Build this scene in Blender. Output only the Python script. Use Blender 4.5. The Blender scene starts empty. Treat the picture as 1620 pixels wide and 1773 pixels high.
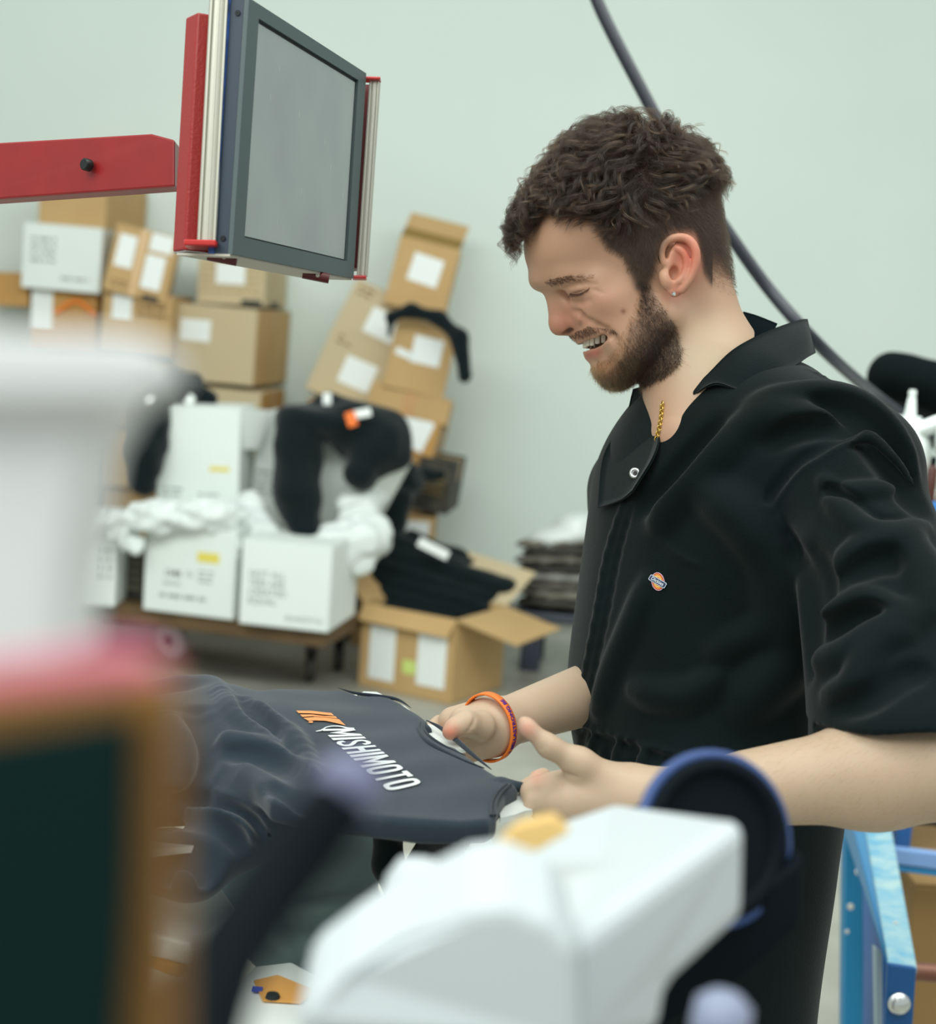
import bpy, bmesh, math, random
import numpy as np
from mathutils import Vector, Matrix
sc = bpy.context.scene
COL = sc.collection
# ---------------------------------------------------------------- camera
FPX = 2600.0                       # focal length in pixels of the 1620x1773 frame
PITCH, ROLL = math.radians(7.3), math.radians(4.0)
CAM = np.array([0.0, 0.0, 1.55])
F_ = np.array([0, math.cos(PITCH), -math.sin(PITCH)])
U0 = np.array([0, math.sin(PITCH), math.cos(PITCH)])
X0 = np.array([1.0, 0, 0])
R_ = math.cos(ROLL) * X0 + math.sin(ROLL) * U0
U_ = -math.sin(ROLL) * X0 + math.cos(ROLL) * U0
cam = bpy.data.cameras.new('camera'); camo = bpy.data.objects.new('camera', cam); COL.objects.link(camo)
m = Matrix.Identity(4)
for i in range(3):
    m[i][0], m[i][1], m[i][2], m[i][3] = R_[i], U_[i], -F_[i], CAM[i]
camo.matrix_world = m
cam.sensor_fit = 'HORIZONTAL'; cam.sensor_width = 36.0
cam.lens = FPX / 1620 * 36
cam.clip_start = 0.02
cam.dof.use_dof = True; cam.dof.focus_distance = 1.42
cam.dof.aperture_fstop = (cam.lens / 1000) / 0.0105
cam.dof.aperture_blades = 0
sc.camera = camo
# ---------------------------------------------------------------- light and exposure
w = bpy.data.worlds.new('world'); sc.world = w; w.use_nodes = True
bgn = w.node_tree.nodes['Background']
bgn.inputs[0].default_value = (0.93, 1.0, 0.98, 1); bgn.inputs[1].default_value = 0.54
def area(name, loc, size, power, target, col=(0.95, 1.0, 0.965)):
    l = bpy.data.lights.new(name, 'AREA'); l.shape = 'RECTANGLE'; l.size, l.size_y = size; l.energy = power; l.color = col
    o = bpy.data.objects.new(name, l); COL.objects.link(o); o.location = loc
    o.rotation_euler = (Vector(target) - Vector(loc)).to_track_quat('-Z', 'Y').to_euler(); return o
area('ceiling_and_fill_light', (0.6, 1.0, 3.9), (3.0, 1.6), 50, (0.6, 1.6, 1.0))
area('ceiling_and_fill_light', (-0.5, 4.4, 4.6), (9.0, 2.2), 30, (-0.5, 6.4, 0.8))
area('ceiling_and_fill_light', (-1.5, 0.1, 3.1), (1.8, 1.4), 30, (0.3, 1.45, 1.5))
area('ceiling_and_fill_light', (2.6, 0.2, 3.3), (1.6, 1.6), 10, (0.5, 1.5, 1.3))
area('ceiling_and_fill_light', (-0.6, -1.6, 3.6), (3.0, 1.2), 30, (-0.1, 0.6, 1.4))  # unseen fill added behind the camera to brighten the near white parts
area('ceiling_and_fill_light', (0.2, 2.6, 3.1), (6.5, 0.8), 132, (0.4, 7.7, -1.1))  # added wash that lightens the lower back wall

sc.view_settings.view_transform = 'Standard'; sc.view_settings.look = 'None'
sc.view_settings.exposure = 0.0; sc.view_settings.gamma = 1.0; sc.view_settings.use_curve_mapping = False
try: sc.cycles.use_denoising = True
except Exception: pass
# ---------------------------------------------------------------- helpers
def PD(px, py, d):
    """world point seen at pixel (px,py) of the frame at view depth d"""
    return CAM + d * (F_ + (px - 810.0) / FPX * R_ - (py - 886.5) / FPX * U_)
def PZ(px, py, z):
    """world point on the horizontal plane z seen at pixel"""
    r = F_ + (px - 810.0) / FPX * R_ - (py - 886.5) / FPX * U_
    return CAM + r * ((z - CAM[2]) / r[2])
def proj(P):
    v = np.asarray(P) - CAM
    d = v @ F_
    return 810 + FPX * (v @ R_) / d, 886.5 - FPX * (v @ U_) / d, d
def depth_of(P): return float((np.asarray(P) - CAM) @ F_)
V = lambda *a: np.array(a, float)
def nrm(v): return v / np.linalg.norm(v)

def tag(o, label=None, cat=None, group=None, kind=None):
    if label: o['label'] = label
    if cat: o['category'] = cat
    if group: o['group'] = group
    if kind: o['kind'] = kind
    return o
def empty(name, loc, label, cat, group=None):
    o = bpy.data.objects.new(name, None); COL.objects.link(o); o.location = tuple(loc)
    o.empty_display_size = 0.05
    return tag(o, label, cat, group)
def mesh_obj(name, verts, faces, mat, parent=None, smooth=False):
    """world-space mesh; the parent is kept unrotated so only its location is subtracted"""
    verts = np.asarray(verts, float)
    org = np.array(parent_loc(parent)) if parent is not None else verts.mean(axis=0) * 0
    me = bpy.data.meshes.new(name)
    me.from_pydata([tuple(v) for v in (verts - org)], [], [tuple(int(i) for i in f) for f in faces])
    if mat: me.materials.append(mat)
    if smooth: me.polygons.foreach_set('use_smooth', [True] * len(me.polygons))
    me.update()
    o = bpy.data.objects.new(name, me); COL.objects.link(o)
    if parent is not None: o.parent = parent
    return o
def parent_loc(p):
    t = V(0, 0, 0)
    while p is not None:
        t = t + np.array(p.location); p = p.parent
    return t
def recenter(o):
    """move a top-level mesh's origin to its base centre"""
    me = o.data; co = np.empty(len(me.vertices) * 3); me.vertices.foreach_get('co', co); co = co.reshape(-1, 3)
    c = V((co[:, 0].min() + co[:, 0].max()) / 2, (co[:, 1].min() + co[:, 1].max()) / 2, co[:, 2].min())
    me.vertices.foreach_set('co', (co - c).ravel()); me.update(); o.location = tuple(c); return o

class MB:
    """collects shapes in world space into one mesh"""
    def __init__(s): s.v = []; s.f = []; s.n = 0; s.sm = []
    def add(s, v, f, smooth=False):
        v = np.asarray(v, float); s.v.append(v); s.f += [[i + s.n for i in q] for q in f]; s.sm += [smooth] * len(f); s.n += len(v); return s
    def box(s, c, ax, size, bev=0.0):
        """c centre, ax 3 unit axes (rows), size full lengths"""
        c = np.asarray(c, float); ax = np.asarray(ax, float); h = np.asarray(size, float) / 2
        if bev <= 0:
            v = [c + ax.T @ (h * V(x, y, z)) for x in (-1, 1) for y in (-1, 1) for z in (-1, 1)]
            return s.add(v, [(0, 1, 3, 2), (4, 6, 7, 5), (0, 4, 5, 1), (2, 3, 7, 6), (0, 2, 6, 4), (1, 5, 7, 3)])
        bm = bmesh.new(); bmesh.ops.create_cube(bm, size=1.0)
        for q in bm.verts: q.co = Vector(q.co[i] * 2 * h[i] for i in range(3))
        bmesh.ops.bevel(bm, geom=bm.edges[:], offset=min(bev, h.min() * 0.95), segments=2, profile=0.5, affect='EDGES')
        bm.verts.index_update()
        v = np.array([tuple(q.co) for q in bm.verts]) @ ax + c
        f = [[q.index for q in g.verts] for g in bm.faces]; bm.free()
        return s.add(v, f)
    def tube(s, pts, rad, n=12, cap=True, smooth=True):
        pts = [np.asarray(p, float) for p in pts]
        if np.isscalar(rad): rad = [rad] * len(pts)
        vs = []; t0 = nrm(pts[1] - pts[0]); a = nrm(np.cross(t0, V(0.3, 0.5, 0.81))) if abs(t0 @ V(0.3, 0.5, 0.81)) < .98 else nrm(np.cross(t0, V(1, 0, 0)))
        for i, p in enumerate(pts):
            t = nrm(pts[min(i + 1, len(pts) - 1)] - pts[max(i - 1, 0)])
            a = nrm(a - t * (a @ t)); b = np.cross(t, a)
            for k in range(n):
                th = 2 * math.pi * k / n
                vs.append(p + rad[i] * (math.cos(th) * a + math.sin(th) * b))
        f = []
        for i in range(len(pts) - 1):
            for k in range(n):
                k2 = (k + 1) % n
                f.append((i * n + k, i * n + k2, (i + 1) * n + k2, (i + 1) * n + k))
        s.add(vs, f, smooth)
        if cap:
            s.add([vs[k] for k in range(n)], [tuple(range(n))[::-1]])
            s.add([vs[(len(pts) - 1) * n + k] for k in range(n)], [tuple(range(n))])
        return s
    def lathe(s, c, axis, prof, n=20, smooth=True):
        """prof list of (radius, height along axis)"""
        axis = nrm(np.asarray(axis, float)); a = nrm(np.cross(axis, V(.31, .87, .2))); b = np.cross(axis, a)
        vs = [np.asarray(c) + axis * h + r * (math.cos(2 * math.pi * k / n) * a + math.sin(2 * math.pi * k / n) * b) for r, h in prof for k in range(n)]
        f = [(i * n + k, i * n + (k + 1) % n, (i + 1) * n + (k + 1) % n, (i + 1) * n + k) for i in range(len(prof) - 1) for k in range(n)]
        s.add(vs, f, smooth)
        s.add(vs[:n], [tuple(range(n))[::-1]]); s.add(vs[-n:], [tuple(range(n))]); return s
    def prism(s, poly, dirv, bev=0):
        """poly: world points of one face, dirv: extrusion vector"""
        poly = [np.asarray(p, float) for p in poly]; n = len(poly); d = np.asarray(dirv, float)
        f = [tuple(range(n)), tuple(range(2 * n - 1, n - 1, -1))] + [(i, i + n, (i + 1) % n + n, (i + 1) % n) for i in range(n)]
        return s.add(poly + [p + d for p in poly], f)
    def build(s, name, mat, parent=None, base=False):
        v = np.concatenate(s.v); o = mesh_obj(name, v, s.f, mat, parent)
        o.data.polygons.foreach_set('use_smooth', s.sm)
        bm = bmesh.new(); bm.from_mesh(o.data); bmesh.ops.recalc_face_normals(bm, faces=bm.faces); bm.to_mesh(o.data); bm.free()
        if base: recenter(o)
        return o

# ---- materials
MATS = {}
def mat(name, col, rough=0.6, metal=0.0, noise=0.0, nscale=20.0, bump=0.0, bscale=60.0, sheen=0.0, spec=0.5, coat=0.0, sss=0.0, attr=None, trans=0.0, alpha=1.0, col2=None):
    if name in MATS: return MATS[name]
    mt = bpy.data.materials.new(name); mt.use_nodes = True; nt = mt.node_tree; N = nt.nodes; L = nt.links
    b = N['Principled BSDF']; b.inputs['Base Color'].default_value = (*col, 1); b.inputs['Roughness'].default_value = rough
    b.inputs['Metallic'].default_value = metal; b.inputs['Specular IOR Level'].default_value = spec
    if sheen: b.inputs['Sheen Weight'].default_value = sheen; b.inputs['Sheen Roughness'].default_value = 0.5
    if coat: b.inputs['Coat Weight'].default_value = coat; b.inputs['Coat Roughness'].default_value = 0.1
    if trans: b.inputs['Transmission Weight'].default_value = trans
    if alpha < 1: b.inputs['Alpha'].default_value = alpha
    if sss:
        b.inputs['Subsurface Weight'].default_value = sss; b.inputs['Subsurface Radius'].default_value = (1, .35, .2); b.inputs['Subsurface Scale'].default_value = 0.006
    tc = N.new('ShaderNodeTexCoord'); src = None
    if attr:
        a = N.new('ShaderNodeAttribute'); a.attribute_name = attr; src = a.outputs['Color']
    if noise:
        t = N.new('ShaderNodeTexNoise'); t.inputs['Scale'].default_value = nscale; t.inputs['Detail'].default_value = 6
        L.new(tc.outputs['Object'], t.inputs['Vector'])
        mx = N.new('ShaderNodeMix'); mx.data_type = 'RGBA'; mx.blend_type = 'MIX'
        rp = N.new('ShaderNodeMapRange'); rp.inputs[1].default_value = 0.35; rp.inputs[2].default_value = 0.68
        rp.inputs[3].default_value = 0; rp.inputs[4].default_value = noise
        L.new(t.outputs[0], rp.inputs[0]); L.new(rp.outputs[0], mx.inputs[0])
        if src: L.new(src, mx.inputs[6])
        else: mx.inputs[6].default_value = (*col, 1)
        c2 = col2 if col2 else tuple(c * 0.55 for c in col)
        mx.inputs[7].default_value = (*c2, 1); src = mx.outputs[2]
    if src: L.new(src, b.inputs['Base Color'])
    if bump:
        t = N.new('ShaderNodeTexNoise'); t.inputs['Scale'].default_value = bscale; t.inputs['Detail'].default_value = 4
        L.new(tc.outputs['Object'], t.inputs['Vector'])
        bp = N.new('ShaderNodeBump'); bp.inputs['Strength'].default_value = bump; bp.inputs['Distance'].default_value = 0.002
        L.new(t.outputs[0], bp.inputs['Height']); L.new(bp.outputs[0], b.inputs['Normal'])
    MATS[name] = mt; return mt
def srgb(r, g, b):
    f = lambda c: (c / 255 / 12.92) if c / 255 <= 0.04045 else ((c / 255 + 0.055) / 1.055) ** 2.4
    return (f(r), f(g), f(b))

# ---- implicit surfaces (signed distance, meshed with surface nets)
CB = np.stack([R_, -U_, -F_])      # camera-aligned basis rows: right, down, towards camera
def rot2(ang):                       # in-plane rotation basis rows in (right,down,toward)
    c, s = math.cos(ang), math.sin(ang)
    return np.array([[c, s, 0], [-s, c, 0], [0, 0, 1.0]])
class SDF:
    def __init__(s): s.p = []
    def add(s, fn, c, r, op='u', k=0.01): s.p.append((fn, np.asarray(c, float), r, op, k)); return s
    def ell(s, c, rad, B=None, op='u', k=0.01):
        c = np.asarray(c, float); rad = np.asarray(rad, float); B = np.eye(3) if B is None else np.asarray(B)
        def fn(P):
            q = (P - c) @ B.T
            k0 = np.sqrt(((q / rad) ** 2).sum(1)); k1 = np.sqrt(((q / rad ** 2) ** 2).sum(1)) + 1e-9
            return k0 * (k0 - 1) / k1
        return s.add(fn, c, rad.max(), op, k)
    def cone(s, a, b, ra, rb, op='u', k=0.01):
        a = np.asarray(a, float); b = np.asarray(b, float); ba = b - a; L2 = ba @ ba + 1e-12
        def fn(P):
            q = P - a; t = np.clip(q @ ba / L2, 0, 1)
            return np.sqrt(((q - t[:, None] * ba) ** 2).sum(1)) - (ra + (rb - ra) * t)
        return s.add(fn, (a + b) / 2, math.sqrt(L2) / 2 + max(ra, rb), op, k)
    def chain(s, pts, rads, op='u', k=0.01):
        if np.isscalar(rads): rads = [rads] * len(pts)
        for i in range(len(pts) - 1): s.cone(pts[i], pts[i + 1], rads[i], rads[i + 1], op, k)
        return s
    def rbox(s, c, B, half, r, op='u', k=0.01):
        c = np.asarray(c, float); half = np.asarray(half, float) - r; B = np.asarray(B)
        def fn(P):
            q = np.abs((P - c) @ B.T) - half
            return np.sqrt((np.maximum(q, 0) ** 2).sum(1)) + np.minimum(q.max(1), 0) - r
        return s.add(fn, c, np.linalg.norm(half) + r, op, k)
    def plane(s, p, n, op='s', k=0.003):
        """op 's' removes the side the normal points to"""
        p = np.asarray(p, float); n = nrm(np.asarray(n, float))
        return s.add(lambda P: -((P - p) @ n) if op == 's' else (P - p) @ n, p, 1e3, op, k)
    def __call__(s, P, cc=None, cr=0):
        d = np.full(len(P), 0.5)
        for fn, c, r, op, k in s.p:
            if cc is not None and r < 100 and np.linalg.norm(cc - c) > r * 1.1 + cr + max(k, 0.045): continue
            v = fn(P)
            if op == 'u':
                h = np.maximum(k - np.abs(d - v), 0); d = np.minimum(d, v) - h * h / (4 * k)
            elif op == 's':
                v = -v; h = np.maximum(k - np.abs(d - v), 0); d = np.maximum(d, v) + h * h / (4 * k)
            elif op == 'i':
                h = np.maximum(k - np.abs(d - v), 0); d = np.maximum(d, v) + h * h / (4 * k)
            elif op == 'd': d = d + v
        return d
    def hit(s, px, py, d0=0.3, d1=2.5):
        """point of the surface seen at a pixel"""
        r = F_ + (px - 810.0) / FPX * R_ - (py - 886.5) / FPX * U_
        t = d0
        for _ in range(160):
            v = s((CAM + r * t)[None])[0]
            if v < 2e-4: return CAM + r * t
            t += max(min(v * 0.7, .03), 2e-4)
            if t > d1: return None
        return CAM + r * t
    def hits(s, pts, d0=0.9, d1=2.2):
        """batch of hit(): rows are nan where nothing is met"""
        pts = np.asarray(pts, float)
        r = F_ + ((pts[:, 0] - 810.0) / FPX)[:, None] * R_ - ((pts[:, 1] - 886.5) / FPX)[:, None] * U_
        t = np.full(len(pts), d0); act = np.ones(len(pts), bool)
        for _ in range(130):
            i = np.where(act)[0]
            if len(i) == 0: break
            v = s(CAM + r[i] * t[i, None])
            t[i] += np.where(v < 2e-4, 0, np.maximum(np.minimum(v * 0.75, .05), 2e-4))
            act[i] = (v >= 2e-4) & (t[i] < d1)
        P = CAM + r * t[:, None]; P[t >= d1] = np.nan
        return P
    def mesh(s, lo, hi, h, B=12):
        lo = np.asarray(lo, float); hi = np.asarray(hi, float); H = h * B
        n = np.ceil((hi - lo) / H).astype(int) + 1
        g = np.stack(np.meshgrid(*[np.arange(k) for k in n], indexing='ij'), -1).reshape(-1, 3)
        cen = lo + (g + 0.5) * H
        # hierarchical culling at two levels
        cb = {}
        for i in range(0, len(cen)): cb.setdefault(tuple(g[i] // 4), []).append(i)
        keep = []
        for key, idx in cb.items():
            idx = np.array(idx); c = cen[idx].mean(0)
            d = s(cen[idx], c, H * 4)
            keep.append(idx[np.abs(d) < H * 1.5])
        keep = np.concatenate(keep)
        K = int(1 << 20)
        l = np.arange(B + 1); L = np.stack(np.meshgrid(l, l, l, indexing='ij'), -1).reshape(-1, 3)
        cellv = []; cellid = []; edges = []
        sh = (B + 1,) * 3
        off = [(a, b, c) for a in (0, 1) for b in (0, 1) for c in (0, 1)]
        E = [(i, j) for i in range(8) for j in range(i + 1, 8) if sum(abs(off[i][q] - off[j][q]) for q in range(3)) == 1]
        for bi in keep:
            o = g[bi] * B
            P = lo + (o + L) * h
            d = s(P, cen[bi], H * 0.87)
            if d.min() > 0 or d.max() < 0: continue
            D = d.reshape(sh)
            cs = np.stack([D[a:B + a, b:B + b, c:B + c] for a, b, c in off], -1)
            ins = cs < 0; act = ins.any(-1) & ~ins.all(-1)
            ii = np.argwhere(act)
            if len(ii) == 0: continue
            c8 = cs[act]; acc = np.zeros((len(ii), 3)); cnt = np.zeros(len(ii))
            for i, j in E:
                a, b = c8[:, i], c8[:, j]; m_ = (a < 0) != (b < 0)
                t = np.where(m_, a / np.where(m_, a - b, 1), 0)
                p = np.array(off[i]) + t[:, None] * (np.array(off[j]) - np.array(off[i]))
                acc += p * m_[:, None]; cnt += m_
            gi = o + ii
            cellv.append(lo + (gi + acc / cnt[:, None]) * h); cellid.append((gi[:, 0] * K + gi[:, 1]) * K + gi[:, 2])
            for ax in range(3):
                sl0 = [slice(0, B)] * 3; sl1 = [slice(0, B)] * 3; sl1[ax] = slice(1, B + 1)
                a = D[tuple(sl0)]; b = D[tuple(sl1)]; m_ = (a < 0) != (b < 0)
                q = np.argwhere(m_)
                if len(q): edges.append((ax, o + q, (a[m_] < 0)))
        if not cellv: return np.zeros((0, 3)), np.zeros((0, 4), int)
        Vv = np.concatenate(cellv); ids = np.concatenate(cellid); srt = np.argsort(ids); Vv = Vv[srt]; ids = ids[srt]
        quads = []
        for ax, q, sgn in edges:
            a1, a2 = (ax + 1) % 3, (ax + 2) % 3
            e1 = np.zeros(3, int); e1[a1] = 1; e2 = np.zeros(3, int); e2[a2] = 1
            cells = [q, q - e1, q - e1 - e2, q - e2]
            fid = []; ok = np.ones(len(q), bool)
            for c in cells:
                k_ = (c[:, 0] * K + c[:, 1]) * K + c[:, 2]
                p = np.minimum(np.searchsorted(ids, k_), len(ids) - 1); ok &= ids[p] == k_; fid.append(p)
            fq = np.stack(fid, 1); fq[~sgn] = fq[~sgn][:, ::-1]
            quads.append(fq[ok])
        return Vv, np.concatenate(quads)
def fast_mesh(name, Vv, Q, mat_, parent=None, attrs=None):
    me = bpy.data.meshes.new(name); org = parent_loc(parent) if parent is not None else V(0, 0, 0)
    me.vertices.add(len(Vv)); me.vertices.foreach_set('co', (Vv - org).astype(np.float32).ravel())
    me.loops.add(Q.size); me.loops.foreach_set('vertex_index', Q.astype(np.int32).ravel())
    me.polygons.add(len(Q)); me.polygons.foreach_set('loop_start', np.arange(0, Q.size, 4, dtype=np.int32))
    me.polygons.foreach_set('loop_total', np.full(len(Q), 4, np.int32))
    me.polygons.foreach_set('use_smooth', np.ones(len(Q), bool))
    me.update(calc_edges=True)
    if mat_: me.materials.append(mat_)
    for nm, arr in (attrs or {}).items():
        a = me.color_attributes.new(nm, 'FLOAT_COLOR', 'POINT')
        a.data.foreach_set('color', np.concatenate([arr, np.ones((len(arr), 1))], 1).astype(np.float32).ravel())
    o = bpy.data.objects.new(name, me); COL.objects.link(o)
    if parent is not None: o.parent = parent
    return o
def relax(Vv, Q, it=1):
    """light laplacian smoothing of a quad mesh"""
    for _ in range(it):
        acc = np.zeros_like(Vv); cnt = np.zeros(len(Vv))
        for i in range(4):
            a, b = Q[:, i], Q[:, (i + 1) % 4]
            for s_, t_ in ((a, b), (b, a)):
                for c in range(3): acc[:, c] += np.bincount(s_, Vv[t_, c], len(Vv))
                cnt += np.bincount(s_, minlength=len(Vv))
        Vv = 0.5 * Vv + 0.5 * acc / np.maximum(cnt, 1)[:, None]
    return Vv
def vnormals(Vv, Q):
    n = np.cross(Vv[Q[:, 2]] - Vv[Q[:, 0]], Vv[Q[:, 3]] - Vv[Q[:, 1]]); o = np.zeros_like(Vv)
    for i in range(4):
        for c in range(3): o[:, c] += np.bincount(Q[:, i], n[:, c], len(Vv))
    return o / (np.linalg.norm(o, axis=1)[:, None] + 1e-12)
def inpoly(x, y, poly):
    r = np.zeros(len(x), bool); n = len(poly)
    for i in range(n):
        x1, y1 = poly[i]; x2, y2 = poly[(i + 1) % n]
        c = (y1 > y) != (y2 > y)
        r ^= c & (x < (x2 - x1) * (y - y1) / ((y2 - y1) if y2 != y1 else 1e-9) + x1)
    return r
def hair_obj(name, strands, rad, mat_, parent=None, taper=0.3):
    """strands: list of (n,3) arrays, as a Curves object"""
    hc = bpy.data.hair_curves.new(name); hc.add_curves([len(s_) for s_ in strands])
    P = np.concatenate(strands).astype(np.float32)
    org = parent_loc(parent) if parent is not None else V(0, 0, 0)
    hc.attributes['position'].data.foreach_set('vector', (P - org).astype(np.float32).ravel())
    ra = hc.attributes.get('radius') or hc.attributes.new('radius', 'FLOAT', 'POINT')
    rr = np.concatenate([rad * np.linspace(1, taper, len(s_)) for s_ in strands]).astype(np.float32)
    ra.data.foreach_set('value', rr)
    hc.materials.append(mat_)
    o = bpy.data.objects.new(name, hc); COL.objects.link(o)
    if parent is not None: o.parent = parent
    return o

def text_mesh(name, txt, org, ax, ay, size, mt, parent, bold=0.0, xs=1.0, align='CENTER', warp=None, depth=0.0, shear=0.0, lift=None):
    cu = bpy.data.curves.new('tmp', 'FONT'); cu.body = txt; cu.size = 1.0; cu.align_x = align; cu.align_y = 'CENTER'; cu.offset = bold; cu.resolution_u = 4; cu.shear = shear
    ob = bpy.data.objects.new('tmp', cu); COL.objects.link(ob); dg = bpy.context.evaluated_depsgraph_get(); me0 = ob.evaluated_get(dg).to_mesh()
    co = np.array([tuple(v.co) for v in me0.vertices]); fs = [tuple(p.vertices) for p in me0.polygons]; ob.evaluated_get(dg).to_mesh_clear()
    bpy.data.objects.remove(ob); bpy.data.curves.remove(cu)
    if warp: W_ = np.array([warp(x * xs, y) for x, y in co[:, :2]])
    else: W_ = np.asarray(org) + size * (co[:, :1] * xs * np.asarray(ax) + co[:, 1:2] * np.asarray(ay))
    return mesh_obj(name, W_, fs, mt, parent)
def cat_rom(pts, n=5):
    P = [np.asarray(p, float) for p in pts]; P = [2 * P[0] - P[1]] + P + [2 * P[-1] - P[-2]]; o = []
    for i in range(1, len(P) - 2):
        for j in range(n):
            t = j / n
            o.append(0.5 * (2 * P[i] + (P[i + 1] - P[i - 1]) * t + (2 * P[i - 1] - 5 * P[i] + 4 * P[i + 1] - P[i + 2]) * t * t + (3 * P[i] - P[i - 1] - 3 * P[i + 1] + P[i + 2]) * t ** 3))
    o.append(P[-2]); return o

def drape(name, prims, mt, label, cat_, h=.006, amp=.004, fr=30, group=None, k=.03, box=None, parent=None):
    """prims: (px,py,d, px,py,d, r1px, r2px) cones; ('e',px,py,d,rx,ry,rz px, angle)"""
    S_ = SDF()
    for q in prims:
        if q[0] == 'e': S_.ell(PD(*q[1:4]), V(*q[4:7]) * q[3] / FPX, rot2(math.radians(q[7])) @ CB, k=k)
        else: S_.cone(PD(*q[0:3]), PD(*q[3:6]), q[6] * q[2] / FPX, q[7] * q[5] / FPX, k=k)
    K_ = np.random.default_rng(len(prims) + int(amp * 1e5)).normal(size=(7, 3)) * fr; ph = np.arange(7) * 1.7
    cs = [p[1] for p in S_.p]; rs = [p[2] for p in S_.p]
    S_.add(lambda P: np.sin(P @ K_.T + ph).sum(1) * amp / 3, (0, 0, 0), 1e3, 'd')
    lo = np.min([c - r for c, r in zip(cs, rs)], 0) - .03; hi = np.max([c + r for c, r in zip(cs, rs)], 0) + .03
    v_, q_ = S_.mesh(lo, hi, h); v_ = relax(v_, q_, 1)
    o = fast_mesh(name, v_, q_, mt, parent)
    if parent is None:
        recenter(o); tag(o, label, cat_, group)
    return o

blk = mat('black_jersey', srgb(8, 20, 22), rough=.9, sheen=.15, spec=.15, noise=.4, nscale=12, col2=srgb(14, 30, 32))
# ================================================================= setting
def noisy(name, lo, hi, **k): return mat(name, lo, col2=hi, **k)
wall_m = mat('painted_block_wall', srgb(214, 226, 218), rough=.85, noise=.5, nscale=.9, col2=srgb(206, 219, 212), bump=.15, bscale=120)
floor_m = mat('sealed_concrete', srgb(176, 176, 164), rough=.45, noise=.8, nscale=2.2, col2=srgb(140, 138, 126), bump=.2, bscale=40)
WY = 7.75
def quad(name, pts, th, mt):
    mb = MB(); mb.prism(pts, th); o = mb.build(name, mt); o['kind'] = 'structure'; return o
quad('floor', [V(-8, -2.5, 0), V(8, -2.5, 0), V(8, WY, 0), V(-8, WY, 0)], V(0, 0, -.15), floor_m)
quad('wall_back', [V(-8, WY, 0), V(8, WY, 0), V(8, WY, 4.6), V(-8, WY, 4.6)], V(0, .2, 0), wall_m)
quad('baseboard_back', [V(-8, WY - .012, 0), V(8, WY - .012, 0), V(8, WY - .012, .1), V(-8, WY - .012, .1)], V(0, .012, 0), mat('base_rubber', srgb(120, 124, 118), rough=.6))
# ---- cartons
tan = mat('kraft_board', srgb(188, 156, 106), rough=.8, noise=.4, nscale=5, col2=srgb(174, 140, 90))
tanp = mat('pale_board', srgb(192, 176, 142), rough=.8, noise=.4, nscale=5, col2=srgb(190, 172, 132))
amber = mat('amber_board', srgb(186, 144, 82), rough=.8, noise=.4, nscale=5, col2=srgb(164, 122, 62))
whiteb = mat('white_board', srgb(222, 230, 224), rough=.75, noise=.3, nscale=4, col2=srgb(212, 220, 216))
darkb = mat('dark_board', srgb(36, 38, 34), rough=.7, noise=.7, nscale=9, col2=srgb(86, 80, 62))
paper = mat('label_paper', srgb(228, 234, 230), rough=.6)
ink = mat('print_ink', srgb(150, 158, 154), rough=.7)
inkd = mat('print_brown', srgb(120, 92, 56), rough=.7)
inkk = mat('print_black', srgb(30, 40, 40), rough=.7)
tape = mat('packing_tape', srgb(176, 128, 62), rough=.3)
yel = mat('yellow_sticker', srgb(222, 206, 92), rough=.6)
grn = mat('green_sticker', srgb(196, 216, 120), rough=.6)
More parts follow.
